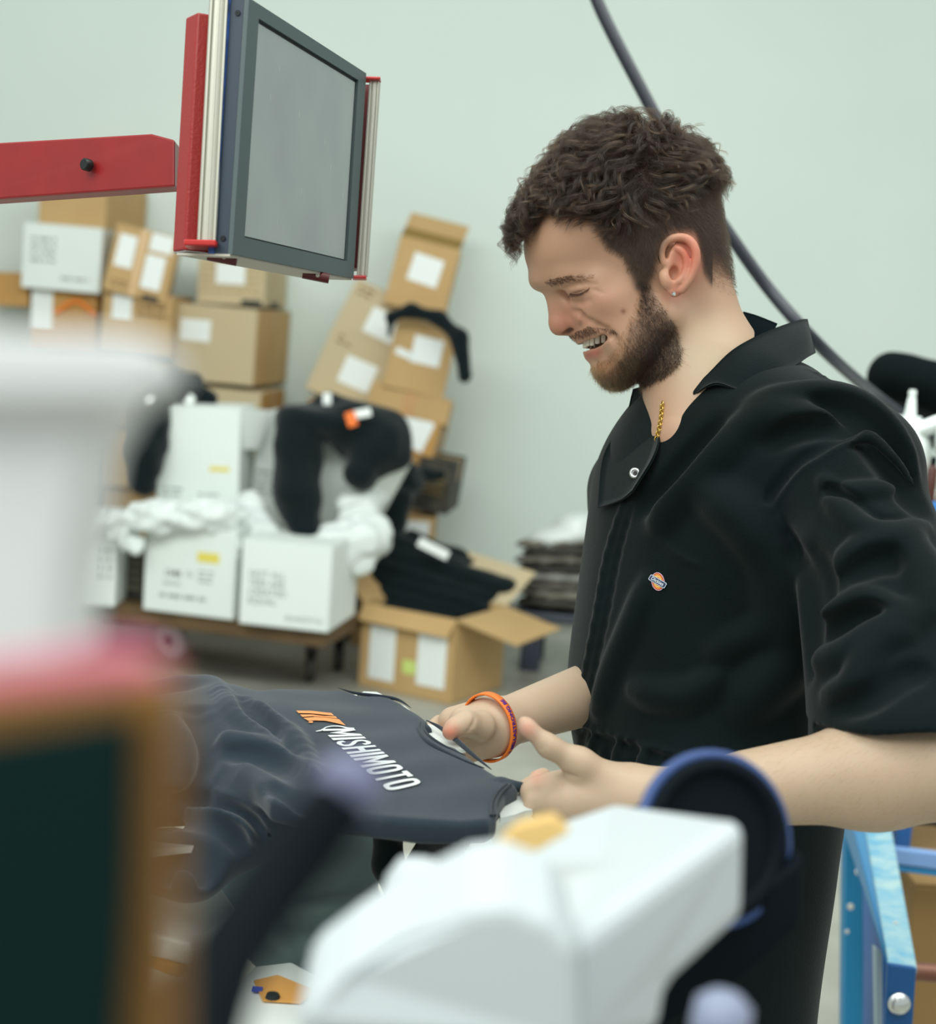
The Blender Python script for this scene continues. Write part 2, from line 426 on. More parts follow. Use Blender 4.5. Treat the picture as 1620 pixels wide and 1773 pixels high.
class Carton:
    """closed carton: A,B world points of the lower front edge; h height, dep depth"""
    def __init__(s, A, B, h, dep, mt, label, group=None, up=None, gap=True, open_top=False, name='cardboard_box', sideskew=None):
        A = np.asarray(A, float); B = np.asarray(B, float); s.x = nrm(B - A); up = V(0, 0, 1) if up is None else up
        s.z = nrm(up - s.x * (up @ s.x)); s.y = np.cross(s.z, s.x)
        if s.y @ F_ < 0: s.y = -s.y
        s.A = A; s.W = np.linalg.norm(B - A); s.h = h; s.d = dep; s.mt = mt
        s.root = empty(name, A + s.x * s.W / 2 + s.y * dep / 2, label, 'box', group)
        t = .005; mb = MB(); c = A + s.x * s.W / 2 + s.y * dep / 2
        ax = np.stack([s.x, s.y, s.z])
        if open_top:
            mb.box(c + s.z * t / 2, ax, (s.W, dep, t))
            mb.box(A + s.x * s.W / 2 + s.y * t / 2 + s.z * h / 2, ax, (s.W, t, h)); mb.box(A + s.x * s.W / 2 + s.y * (dep - t / 2) + s.z * h / 2, ax, (s.W, t, h))
            mb.box(A + s.x * t / 2 + s.y * dep / 2 + s.z * h / 2, ax, (t, dep - 2 * t, h)); mb.box(A + s.x * (s.W - t / 2) + s.y * dep / 2 + s.z * h / 2, ax, (t, dep - 2 * t, h))
        else:
            mb.box(c + s.z * (h - t) / 2, ax, (s.W, dep, h - t), .004)
            for k in (-1, 1):
                mb.box(c + s.z * (h - t / 2) + s.y * k * (dep / 4 + .001), ax, (s.W - .004, dep / 2 - .004, t))
        mb.build('carton_body', mt, s.root)
        if gap and not open_top:
            mb = MB(); mb.box(A + s.x * s.W * .5 + s.y * dep / 2 + s.z * (h + .0006), ax, (s.W * 1.002, .05, .0014)); mb.box(A + s.x * (s.W + .0006) + s.y * dep / 2 + s.z * (h - .05), ax, (.0014, .05, .1)); mb.build('tape_strip', tape, s.root)
    def f(s, u, v, n=0): return s.A + s.x * s.W * u + s.z * s.h * v - s.y * n
    def face(s, name, u0, v0, u1, v1, mt, side=False, th=.0012, rot=0):
        mb = MB()
        if side: c = s.A + s.x * (s.W + th / 2) + s.y * s.d * (u0 + u1) / 2 + s.z * s.h * (v0 + v1) / 2; mb.box(c, np.stack([s.x, s.y, s.z]), (th, s.d * (u1 - u0), s.h * (v1 - v0)))
        else:
            c = s.f((u0 + u1) / 2, (v0 + v1) / 2, th / 2); ca, sa = math.cos(rot), math.sin(rot)
            mb.box(c, np.stack([s.x * ca + s.z * sa, s.y, s.z * ca - s.x * sa]), (s.W * (u1 - u0), th, s.h * (v1 - v0)))
        return mb.build(name, mt, s.root)
    def lab(s, u0, v0, u1, v1, rot=0, lines=3):
        o = s.face('paper_label', u0, v0, u1, v1, paper, rot=rot)
        return o
    def streaks(s, u0, v0, u1, v1, n, mt, side=False, seed=1):
        r = random.Random(seed); mb = MB()
        for i in range(n):
            v = v1 - (i + .5) * (v1 - v0) / n; hh = (v1 - v0) / n * .42 * s.h; u = u0
            while u < u1 - .02:
                w_ = r.uniform(.05, .16); e = min(u + w_, u1)
                if side: mb.box(s.A + s.x * (s.W + .0006) + s.y * s.d * (u + e) / 2 + s.z * s.h * v, np.stack([s.x, s.y, s.z]), (.001, s.d * (e - u), hh))
                else: mb.box(s.f((u + e) / 2, v, .0006), np.stack([s.x, s.y, s.z]), (s.W * (e - u), .001, hh))
                u = e + .03
            if r.random() < .2: continue
        mb.build('printed_lines', mt, s.root)['kind'] = 'stuff'
    def text(s, txt, u, v, size, mt, align='LEFT', bold=.01):
        return text_mesh('printed_text', txt, s.f(u, v, .0014), s.x, s.z, size, mt, s.root, bold=bold, align=align)
def PH(px, d): return px * d / FPX      # pixels to metres at depth d
# platform trolley
dk = .30; wood = mat('dolly_wood', srgb(98, 76, 46), rough=.7, noise=.6, nscale=8, col2=srgb(70, 52, 30))
T0, T1 = PZ(170, 1072, .24), PZ(562, 1122, .24)
dx = nrm(T1 - T0); dyv = np.cross(V(0, 0, 1), dx); dyv = dyv if dyv[1] > 0 else -dyv; T0 = T0 - dx * .25
W_ = np.linalg.norm(T1 - T0); dolly = empty('platform_dolly', T0 + dx * W_ / 2 + dyv * .35, 'low wooden platform dolly on casters carrying the white boxes', 'dolly')
dolly.location.z = 0
for i in range(5):
    mb = MB(); mb.box(T0 + dx * W_ / 2 + dyv * (.07 + i * .145) + V(0, 0, .035), np.stack([dx, dyv, V(0, 0, 1)]), (W_, .14, .07), .005); mb.build('plank', wood, dolly)
cast_m = mat('caster_wheel', srgb(196, 190, 190), rough=.5); cast_d = mat('caster_dark', srgb(60, 58, 54), rough=.5, metal=.4)
zs = T0[2]
for (u, dd, big) in ((None, .05, 1), (None, .05, 0), (.3, .62, 0), (W_ - .15, .62, 0)):
    if u is None: p = PZ(295, 1142, 0) if big else PZ(536, 1180, 0)
    else: p = T0 + dx * u + dyv * dd; p[2] = 0
    r = .085 if big else .065
    p = V(p[0], p[1], r)
    mb = MB(); ax_w = nrm(dyv * (.95 if big else .35) + dx * (.3 if big else .93))
    mb.lathe(p - ax_w * .02, ax_w, [(r * .55, 0), (r * .92, 0), (r, .008), (r, .032), (r * .92, .04), (r * .55, .04)], 22)
    wh = mb.build('caster_wheel', cast_m if big else cast_d, dolly)
    mb = MB(); mb.lathe(p - ax_w * .024, ax_w, [(r * .28, 0), (r * .28, .048)], 10); mb.box(V(p[0], p[1], (p[2] + zs) / 2 + r * .25), np.stack([dx, dyv, V(0, 0, 1)]), (.05, .012, (zs - p[2]) * .6)); mb.box(V(p[0], p[1], zs - .006), np.stack([dx, dyv, V(0, 0, 1)]), (.1, .08, .012)); mb.build('caster_fork', cast_d, dolly)
ZT = T0[2] + .07
# boxes on the dolly
def onz(px0, py0, px1, py1, z, hpx, dep, mt, label, **k):
    A, B = PZ(px0, py0, z), PZ(px1, py1, z); return Carton(A, B, PH(hpx, (depth_of(A) + depth_of(B)) / 2), dep, mt, label, **k)
c1 = onz(247, 1055, 403, 1074, ZT, 158, .36, whiteb, 'white box with a yellow sticker, middle of the three on the dolly front', gap=False, name='white_carton')
c1.face('yellow_sticker', .58, .60, .82, .71, yel); c1.text('1548', .22, .44, .036, inkk); c1.text('XL', .46, .45, .03, ink); c1.text('BLACK', .22, .33, .024, ink); c1.streaks(.18, .14, .72, .24, 1, ink); c1.streaks(.6, .36, .78, .52, 3, ink, seed=4)
c2 = onz(413, 1079, 567, 1096, ZT, 150, .40, whiteb, 'white box printed NOT ALL TEES ARE CREATED EQUAL, right end of the dolly', gap=False, name='white_carton')
for i, t in enumerate(('NOT ALL', 'TEES ARE', 'CREATED', 'EQUAL.')): c2.text(t, .09, .60 - i * .105, .036, ink)
c2.text('BLANKSTYLE', .52, .12, .026, ink)
c0 = onz(90, 1043, 197, 1051, ZT, 150, .40, whiteb, 'white box at the left end of the dolly, half hidden by the blurred machine', gap=False, name='white_carton')
c0.streaks(.66, .3, .95, .7, 4, ink)
cb = onz(204, 1035, 246, 1040, ZT, 95, .3, darkb, 'added dark printed carton standing for the shaded side of the left white box', gap=False)  # added carton, dark in place of the neighbouring white box's shaded side
cb.streaks(.1, .15, .9, .9, 5, mat('shaded_print', srgb(120, 116, 96), rough=.7), seed=3)  # pale scribbles dimmed to match that shade
DB = depth_of(c1.A)
def at(px0, py0, px1, py1, d0, d1, hpx, dep, mt, label, upang=None, **k):
    A, B = PD(px0, py0, d0), PD(px1, py1, d1); up = None
    if upang is not None: a = math.radians(upang); up = U_ * math.cos(a) + R_ * math.sin(a)
    return Carton(A, B, PH(hpx, (d0 + d1) / 2), dep, mt, label, up=up, **k)
c3 = at(270, 905, 412, 912, DB + .15, DB + .13, 205, .3, whiteb, 'tall white box with a small yellow sticker, standing on the middle box of the dolly', gap=False, name='white_carton')
c3.face('yellow_sticker', .64, .46, .88, .50, yel); c3.streaks(.08, .22, .32, .32, 2, ink); c3.streaks(.5, .24, .8, .28, 1, ink, seed=8)
mb = MB(); a = [c3.f(1, 1), PD(474, 711, DB + .2), PD(446, 778, DB + .2), PD(418, 778, DB + .14)]; mb.prism(a, c3.y * .006); mb.build('open_flap', whiteb, c3.root)
c4 = at(430, 902, 600, 925, DB + .34, DB + .30, 190, .3, whiteb, 'white box under the draped black shirt, behind the dolly front', gap=False, name='white_carton')
c4.streaks(.02, .25, .22, .5, 4, ink, seed=2)
mb = MB(); mb.prism([PD(575, 925, DB + .30), PD(650, 915, DB + .34), PD(656, 850, DB + .3), PD(715, 796, DB + .1), PD(600, 850, DB + .1)], F_ * .01); mb.build('side_flap', whiteb, c4.root)
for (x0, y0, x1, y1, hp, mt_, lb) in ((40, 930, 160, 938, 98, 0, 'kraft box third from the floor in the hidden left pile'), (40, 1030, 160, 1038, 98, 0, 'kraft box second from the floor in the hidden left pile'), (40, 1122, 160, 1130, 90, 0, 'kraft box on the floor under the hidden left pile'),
        (172, 940, 290, 948, 98, 0, 'kraft box third from the floor behind the dolly'), (172, 1040, 290, 1048, 98, 1, 'box second from the floor behind the dolly, coloured dark as its shadow'), (172, 1132, 290, 1140, 90, 1, 'box on the floor behind the left half of the dolly, coloured dark as its shadow'),  # dark board on the lower two imitates the shadow under the dolly
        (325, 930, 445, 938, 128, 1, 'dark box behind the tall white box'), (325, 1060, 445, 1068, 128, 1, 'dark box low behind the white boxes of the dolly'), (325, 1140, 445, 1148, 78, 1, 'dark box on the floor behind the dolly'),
        (520, 840, 625, 850, 150, 0, 'kraft box hidden behind the draped black shirt'), (520, 992, 625, 1000, 148, 0, 'kraft box behind the right white box'), (520, 1144, 625, 1150, 148, 1, 'box on the floor behind the right end of the dolly, coloured dark as its shadow')):  # the dark floor box also stands in for shadow below the dolly
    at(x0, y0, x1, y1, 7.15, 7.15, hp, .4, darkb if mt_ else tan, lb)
# middle stack of kraft cartons
d = 7.15
k2 = at(330, 800, 442, 812, d, d - .03, 132, .5, tanp, 'tan box below the biggest kraft box, half hidden by white boxes')
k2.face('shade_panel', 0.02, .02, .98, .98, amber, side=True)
k1 = at(292, 655, 437, 669, d, d - .05, 132, .62, tanp, 'largest plain kraft box of the middle pile with one paper label')
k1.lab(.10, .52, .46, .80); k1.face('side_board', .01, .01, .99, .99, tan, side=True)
k3 = at(341, 524, 457, 531, d, d - .02, 78, .55, tanp, 'printed tan box on top of the largest kraft box')
k3.lab(.27, .45, .70, .92); k3.streaks(.05, .2, .95, .9, 5, mat('pale_print', srgb(168, 148, 108), rough=.7)); k3.face('black_mark', .66, .02, .96, .13, inkk); k3.face('black_mark', .3, .02, .6, .12, inkk, side=True)
d = 7.0
k9 = at(172, 610, 292, 622, d, d, 108, .5, tan, 'kraft box with a paper label directly under the tilted box'); k9.lab(.14, .55, .42, .98)
k9.streaks(.5, .6, .95, .85, 2, inkd)
k8 = at(52, 608, 166, 616, d + .1, d + .1, 108, .5, amber, 'amber box with an orange strap under the white box of the pile'); k8.lab(.0, .35, .32, .98)
mb = MB(); mb.tube([k8.f(u, .62 + .22 * math.sin(math.pi * (u - .38) / .6), .01) for u in np.linspace(.38, .98, 9)], .012, 8); mb.build('orange_strap', mat('orange_web', srgb(232, 132, 46), rough=.6), k8.root)
k7 = at(-70, 527, 50, 531, d + .1, d + .1, 58, .5, amber, 'amber box at the left edge of the photo beside the white box')
k5 = at(36, 497, 172, 509, d, d - .02, 112, .42, whiteb, 'white printed box in the upper pile under the topmost kraft box', gap=False, name='white_carton')
k5.streaks(.1, .38, .42, .82, 4, ink); k5.streaks(.5, .14, .86, .24, 1, ink, seed=6); k5.face('side_print', .2, .4, .8, .6, ink, side=True)
k6 = at(66, 389, 182, 397, d + .05, d + .02, 84, .60, tan, 'topmost plain kraft box of the pile, just under the red arm')
k4 = at(177, 500, 286, 527, d - .1, d - .05, 118, .34, tan, 'tilted kraft box with several white labels, leaning on the pile', upang=12)
k4.lab(.08, .38, .36, .86); k4.lab(.55, .16, .86, .66); k4.lab(.56, .72, .92, .98); k4.streaks(.1, .08, .5, .2, 2, inkd); k4.face('black_mark', .62, .0, .88, .07, inkk); k4.face('tape_strip', .4, .0, .5, 1.0, mat('clear_tape', srgb(192, 152, 92), rough=.3))
for (x0, y0, x1, y1, hp, lb) in ((40, 720, 160, 728, 100, 'kraft box in the lower pile behind the blurred white machine, left one'), (170, 730, 290, 738, 100, 'kraft box in the lower pile beside the draped black sleeve'), (40, 830, 160, 838, 98, 'kraft box low in the pile behind the dolly, left one'), (170, 840, 290, 848, 98, 'kraft box low in the pile behind the dolly, next to the white boxes')):
    at(x0, y0, x1, y1, d + .05, d + .05, hp, .5, tan, lb)
# leaning stack on the right
d = 7.0
l2b = at(528, 672, 642, 722, d + .2, d + .15, 122, .3, tanp, 'pale leaning box, lower of the two pale ones by the wall', upang=24); l2b.lab(.36, .28, .82, .68); l2b.streaks(.14, .76, .34, .94, 2, inkd)
l2a = at(568, 580, 672, 632, d + .2, d + .15, 112, .3, tanp, 'pale leaning box, upper of the two pale ones by the wall', upang=24); l2a.lab(.42, .30, .9, .72); l2a.streaks(.1, .76, .34, .94, 2, inkd)
l4 = at(634, 702, 772, 738, d, d, 46, .40, tan, 'shallow kraft box with a tape strip in the middle of the leaning stack', upang=12); l4.face('tape_strip', .42, .0, .58, 1, tape)
l5 = at(640, 792, 742, 818, d + .02, d, 92, .40, amber, 'amber box with a white label at the base of the leaning stack', upang=12); l5.lab(.3, .38, .86, .98, rot=-.2); l5.streaks(.2, .05, .9, .3, 3, inkd)
l5.streaks(.1, .1, .9, .9, 5, ink, side=True)
l3 = at(662, 668, 766, 692, d - .02, d, 124, .34, tan, 'kraft box with a torn white label, black garment draped over it', upang=12); l3.lab(.34, .42, .82, .80); l3.face('torn_paper', .08, .46, .36, .56, paper, rot=-.2)
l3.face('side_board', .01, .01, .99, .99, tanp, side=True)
l1 = at(664, 525, 767, 551, d + .1, d + .1, 122, .22, tan, 'open kraft box tilted on top of the leaning stack', upang=25, open_top=True); l1.lab(.28, .40, .78, .80, rot=-.08)
mb = MB(); q = [l1.f(0, 1.20, -.13), l1.f(1, 1.20, -.13), l1.f(1.02, 1.46, -.2), l1.f(.02, 1.46, -.2)]; mb.prism(q, l1.y * .005); mb.build('open_flap', tan, l1.root)
mb = MB(); q = [l1.f(0, 1, -.004), l1.f(1, 1, -.004), l1.f(1, 1.20, -.13), l1.f(0, 1.20, -.13)]; mb.prism(q, l1.y * .004); mb.build('interior_shade_strip', mat('shade_board', srgb(140, 110, 48), rough=.8), l1.root)  # dark strip stands in for the shaded inside of the open box
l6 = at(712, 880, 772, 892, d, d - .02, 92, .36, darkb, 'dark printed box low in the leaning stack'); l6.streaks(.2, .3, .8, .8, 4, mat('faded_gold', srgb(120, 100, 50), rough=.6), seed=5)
l7 = at(640, 975, 745, 985, d, d, 88, .5, tan, 'kraft box with a wide white label behind the open box of shirts'); l7.lab(.36, .5, .92, .92)
l8 = at(606, 1134, 745, 1144, d + .05, d + .05, 162, .5, tan, 'kraft box on the floor at the bottom of the leaning stack')
# open carton on the floor with garments
Fb = onz(620, 1186, 780, 1221, 0.0, 148, .42, tan, 'large open kraft box on the floor with two white labels and black shirts inside', open_top=True)
for (u0, v0, u1, v1) in ((.10, .12, .38, .76), (.62, .16, .92, .80)): Fb.lab(u0, v0, u1, v1)
Fb.streaks(.13, .66, .35, .72, 1, ink); Fb.streaks(.65, .70, .88, .76, 1, ink); Fb.face('green_sticker', .47, .26, .61, .42, grn)
def flap(P, nm='open_flap', mt=tan, par=None):
    mb = MB(); n = nrm(np.cross(P[1] - P[0], P[2] - P[0])); mb.prism(P, n * .005); return mb.build(nm, mt, par)
h = Fb
flap([h.f(0, 1), h.f(1, 1), h.f(.97, .80, .045), h.f(.02, .82, .045)], par=h.root)
flap([h.f(1, 1), h.f(1, 1, -h.d), h.f(1.62, .88, -h.d * .9), h.f(1.62, .84, .0)], par=h.root)
flap([h.f(0, 1), h.f(0, 1, -h.d), h.f(-.22, 1.34, -h.d), h.f(-.22, 1.34, .02)], par=h.root)
flap([h.f(0, 1, -h.d), h.f(1, 1, -h.d), h.f(1.05, 1.35, -h.d - .2), h.f(.2, 1.5, -h.d - .2)], mt=tanp, par=h.root)
# ---- garments as folded or draped cloth
blk = mat('black_jersey', srgb(8, 20, 22), rough=.9, sheen=.15, spec=.15, noise=.4, nscale=12, col2=srgb(14, 30, 32))
for i, (x0, y0, x1, y1, th) in enumerate([(650, 1052, 770, 1074, 20), (655, 1028, 800, 1062, 20), (652, 1004, 830, 1052, 22), (655, 980, 850, 1040, 22), (668, 958, 872, 1020, 22), (690, 942, 800, 990, 18)]):
    dd = depth_of(Fb.A) + .12 + .02 * i
    drape('folded_shirt', [(x0, y0, dd, x1, y1, dd, th, th), (x0 + 20, y0 - 6, dd + .18, x1 + 10, y1 - 14, dd + .18, th, th)], blk,
          ['folded black shirt at the bottom of the heap in the open box', 'folded black shirt second from the bottom of the heap in the open box', 'folded black shirt third from the bottom in the open box', 'folded black shirt third from the top in the open box', 'folded black shirt second from the top in the open box', 'folded black shirt lying topmost in the open box'][i], 'shirt', h=.007, amp=.006, group='black shirts in the open box')
mb = MB(); mb.box(PD(750, 950, depth_of(Fb.A) + .05), np.stack([nrm(R_ - U_ * .5), F_, nrm(U_ + R_ * .5)]), (.14, .004, .04)); mb.build('tissue_sheet', paper, base=True)
tag(bpy.data.objects['tissue_sheet'], 'small white tissue on top of the black shirts in the open box', 'paper')
s1 = drape('draped_shirt', [(300, 668, DB+.3, 362, 692, DB+.28, 22, 16), (285, 676, DB+.25, 256, 705, DB+.1, 30, 34), (256, 705, DB+.1, 250, 790, DB+.05, 38, 38), (250, 790, DB+.05, 246, 832, DB+.05, 36, 28), (330, 664, DB+.35, 290, 664, DB+.3, 24, 24)], blk, 'black shirt draped over the left white boxes with its sleeve hanging down', 'shirt', amp=.008)
for (x, y) in ((256, 688), (328, 692)):
    mb = MB(); mb.lathe(PD(x, y, DB - .06 if x < 300 else DB + .16), -F_, [(.024, 0), (.02, .006)], 12); mb.build('chest_print', paper, s1)
print('DB', DB); DS = DB + .06
s2 = drape('draped_shirt', [(508, 735, DS + .15, 565, 708, DS + .2, 30, 24), (565, 706, DS + .2, 670, 745, DS + .1, 26, 36), (516, 745, DS + .08, 516, 860, DS, 42, 42), (514, 860, DS, 532, 922, DS, 38, 24), (615, 745, DS + .1, 668, 765, DS + .06, 50, 48), (645, 785, DS + .05, 628, 815, DS, 46, 32), (680, 760, DS + .1, 692, 792, DS + .05, 30, 22), ('e', 590, 738, DS + .1, 108, 30, 60, 12), ('e', 655, 785, DS + .06, 54, 44, 50, -20)], blk, 'black shirt with small orange and white print draped over a white box', 'shirt', amp=.008)
mb = MB(); mb.box(PD(608, 726, DS - .12), np.stack([nrm(R_ + .3 * U_), F_, nrm(U_ - .3 * R_)]), (.04, .012, .06), .004); mb.build('orange_print', mat('orange_ink', srgb(238, 116, 36), rough=.6), s2)
mb = MB(); mb.box(PD(626, 716, DS - .10), np.stack([nrm(R_ + .2 * U_), F_, nrm(U_ - .2 * R_)]), (.075, .012, .035), .004); mb.build('white_print', paper, s2)
mb = MB(); mb.box(PD(566, 691, DS + .05), CB, (.035, .05, .01), .004); mb.build('neck_tag', paper, s2)
s3 = drape('draped_garment', [(676, 548, 6.85, 712, 538, 6.85, 9, 12), (712, 538, 6.85, 760, 552, 6.85, 11, 12), (760, 552, 6.85, 795, 585, 6.8, 12, 14), (795, 585, 6.8, 805, 650, 6.78, 15, 13), (678, 550, 6.85, 674, 580, 6.82, 8, 4)], blk, 'black garment hanging over the kraft box with the torn label', 'garment', amp=.003)
s4 = drape('draped_garment', [(700, 830, 6.7, 680, 870, 6.6, 34, 30), (680, 870, 6.6, 676, 925, 6.55, 30, 22), (720, 820, 6.75, 760, 820, 6.78, 20, 12)], blk, 'black garment bunched at the foot of the leaning stack', 'garment', amp=.01)
plast = mat('plastic_film', srgb(226, 234, 230), rough=.35, spec=.6, noise=.3, nscale=14, col2=srgb(205, 214, 210), alpha=.9)
drape('plastic_bag', [(160, 905, DB - .12, 260, 895, DB - .12, 14, 26), (260, 895, DB - .12, 400, 890, DB - .1, 26, 26), (210, 925, DB - .1, 235, 945, DB - .1, 22, 16), (400, 890, DB - .1, 410, 960, DB - .1, 20, 7)], plast, 'clear plastic bag crumpled over the middle white box', 'plastic bag', amp=.012, fr=60, h=.007)
drape('plastic_bag', [(430, 890, DS + .05, 470, 960, DS, 34, 30), (470, 960, DS, 560, 975, DS, 26, 30), (560, 960, DS, 630, 930, DS + .05, 40, 46), (620, 880, DS + .1, 640, 850, DS + .15, 40, 26), (630, 960, DS + .05, 618, 990, DS, 20, 12)], plast, 'clear plastic bag spilling from the white box under the draped shirt', 'plastic bag', amp=.012, fr=60, h=.007)
# ---- stool with folded grey garments
st = PD(960, 1078, 6.7); stool_m = mat('stool_plastic', srgb(52, 58, 72), rough=.5)
stool = empty('step_stool', V(st[0] + .1, st[1] + .15, 0), 'dark plastic stool by the wall holding the grey garments', 'stool')
mb = MB(); sx = nrm(V(1, -.12, 0)); sy = V(.12, 1, 0) / 1.007
z_s = st[2]; c = st + sx * .02 + sy * .17
mb.box(V(c[0], c[1], z_s + .02), np.stack([sx, sy, V(0, 0, 1)]), (.42, .36, .045), .015); mb.build('seat', stool_m, stool)
for a in (-1, 1):
    for b in (-1, 1):
        mb = MB(); p = c + sx * a * .12 + sy * b * .13; mb.box(V(p[0], p[1], z_s / 2), np.stack([sx, sy, V(0, 0, 1)]), (.09, .05, z_s), .008); mb.build('leg', stool_m, stool)
greys = [srgb(150, 150, 142), srgb(96, 92, 84), srgb(128, 124, 112), srgb(70, 68, 62), srgb(116, 112, 102), srgb(60, 58, 54)]
for i in range(8):
    y = 1044 - i * 15; mt = mat('grey_knit_%d' % (i % 6), greys[(i * 5 + 3) % 6], rough=.9, noise=.5, nscale=16)
    wdt = 72 + 4 * math.sin(i * 1.9)
    drape('folded_garment', [('e', 968 + 5 * math.sin(i * 2.2), y - (i > 6) * 0, 6.78, wdt, 10.5, 62, 4 - i * .8)], mt, ['charcoal', 'mid grey', 'dark taupe', 'warm grey', 'dark grey', 'light taupe', 'soft grey', 'brown grey'][i] + ' folded garment, ' + ['lowest', 'second', 'third', 'fourth', 'fifth', 'sixth', 'seventh', 'eighth'][i] + ' from the bottom of the stool stack', 'garment', amp=.006, fr=60, h=.006, group='folded grey garments on the stool')
drape('garment_bag', [('e', 975, 930, 6.76, 66, 24, 60, -8), ('e', 995, 905, 6.76, 40, 18, 50, -8)], plast, 'clear bag of pale grey garments on top of the stool stack', 'plastic bag', amp=.006, h=.007)
# ---- hose or cable sweeping behind the man
rub = mat('black_rubber', srgb(34, 38, 48), rough=.4, spec=.5)
pts = cat_rom([V(1010, -60, 2.5), V(1045, 28, 2.5), (V(1110, 155, 2.5)), V(1175, 275, 2.5), V(1255, 395, 2.5), V(1330, 500, 2.5), V(1405, 585, 2.48), V(1480, 655, 2.7), V(1570, 725, 3.08), V(1680, 800, 3.25), V(1800, 900, 3.3)], 6)
mb = MB(); mb.tube([PD(*p) for p in pts], .0108, 12); o = mb.build('hose', rub); recenter(o); tag(o, 'thick black hose sweeping down behind the man', 'hose')
# ================================================================= the man
D0 = 1.50; MPX = D0 / FPX                # metres per pixel at the head
PSI = math.radians(6)
cP, sP = math.cos(PSI), math.sin(PSI)
HX = cP * R_ + sP * F_; HY = -U_; HC = sP * R_ - cP * F_     # head axes: back, down, near side
HO = PD(1100, 450, D0)
HB = np.stack([HX, HY, HC])
def hs(px, py, c):
    """head-local (pixel units) of the point seen at pixel px,py lying c towards the near side"""
    W = c
    for _ in range(6):
        p = PD(px, py, D0 - MPX * W); q = (HB @ (p - HO)) / MPX
        W += (c - q[2]) / cP
    return q
def hw(q): return HO + MPX * (HB.T @ np.asarray(q, float))
def hm(px, py, c, mirror=True):
    q = hs(px, py, c); a = hw(q)
    return (a, hw(q * V(1, 1, -1))) if (mirror and c > 0) else (a,)
def hB(ang): return rot2(ang) @ HB
body = SDF()
def hell(px, py, c, r, ang=0, op='u', k=12, yaw=0):
    q = hs(px, py, c)
    for i, s_ in enumerate((1, -1) if c > 0 else (1,)):
        B = hB(math.radians(ang))
        if yaw:
            a = math.radians(yaw) * s_; Ry = np.array([[math.cos(a), 0, math.sin(a)], [0, 1, 0], [-math.sin(a), 0, math.cos(a)]]); B = rot2(math.radians(ang)) @ Ry @ HB
        body.ell(hw(q * V(1, 1, s_)), V(*r) * MPX, B, op, k * MPX)
def hcone(p1, p2, r1, r2, op='u', k=10):
    a, b = hs(*p1), hs(*p2)
    for s_ in ((1, -1) if (p1[2] > 0 or p2[2] > 0) else (1,)):
        body.cone(hw(a * V(1, 1, s_)), hw(b * V(1, 1, s_)), r1 * MPX, r2 * MPX, op, k * MPX)
# skull, face mass
hell(1087, 362, 0, (152, 130, 124), -27, k=30)
hell(1004, 412, 0, (94, 90, 100), -30, k=40)
hell(974, 440, 0, (57, 60, 72), 0, k=30)
hell(1140, 400, 0, (103, 110, 106), 0, k=30)
hell(1045, 520, 0, (78, 96, 80), -27, k=45)
hell(1120, 445, 0, (108, 106, 116), 0, k=40)
hell(1098, 570, 0, (72, 78, 72), -20, k=40)
hcone((1150, 548, 74), (1075, 630, 18), 33, 28, k=36)
hell(1062, 642, 0, (25, 28, 34), 0, k=24)
hcone((1180, 460, 0), (1222, 645, 0), 75, 88, k=34)
hcone((1222, 645, 0), (1250, 760, -10), 88, 110, k=40)
# cheek bones and smiling cheeks, brow
hell(1060, 520, 66, (42, 34, 34), 0, k=28)
hell(1036, 552, 46, (28, 24, 24), 30, k=22)
hell(1092, 580, 66, (40, 44, 26), 0, k=30)
hcone((935, 483, 12), (985, 477, 46), 11, 13, k=26)
hcone((985, 478, 46), (1035, 484, 74), 14, 13, k=26)
# eye sockets, lids
hell(983, 510, 34, (11, 8, 7), 20, 's', k=20)
hell(1007, 503, 48, (21, 16, 21), 0, k=10)
# nose
hcone((954, 503, 0), (962, 552, 0), 8, 11, k=14)
hcone((972, 506, 0), (982, 556, 0), 19, 20, k=18)
hell(968, 563, 0, (17, 18, 17), 20, k=10)
hell(992, 556, 20, (15, 11.5, 10), 28, k=5)
hell(984, 572, 9, (10, 6, 6), -20, k=8)
# muzzle, lips, mouth opening
hell(1036, 590, 0, (28, 34, 36), -20, k=26)
hcone((1001, 578, 0), (1022, 574, 20), 8, 8, k=12)
hcone((1022, 574, 20), (1058, 580, 42), 8, 7, k=12)
hcone((1023, 615, 0), (1035, 611, 24), 9, 8.5, k=8)
hcone((1035, 611, 24), (1060, 595, 45), 8, 4, k=8)
MC = hs(1038, 593, 0)
MR, MA = V(38, 13.5, 60), math.radians(-14)
body.ell(hw(MC), MR * MPX, hB(MA), 's', 3 * MPX)
hell(1040, 636, 0, (12, 14, 18), 0, k=14)
hcone((978, 578, 10), (990, 569, 18), 4.2, 3.6, 's', k=3)
hcone((1030, 594, 18), (1056, 587, 48), 8, 4, 's', k=4)
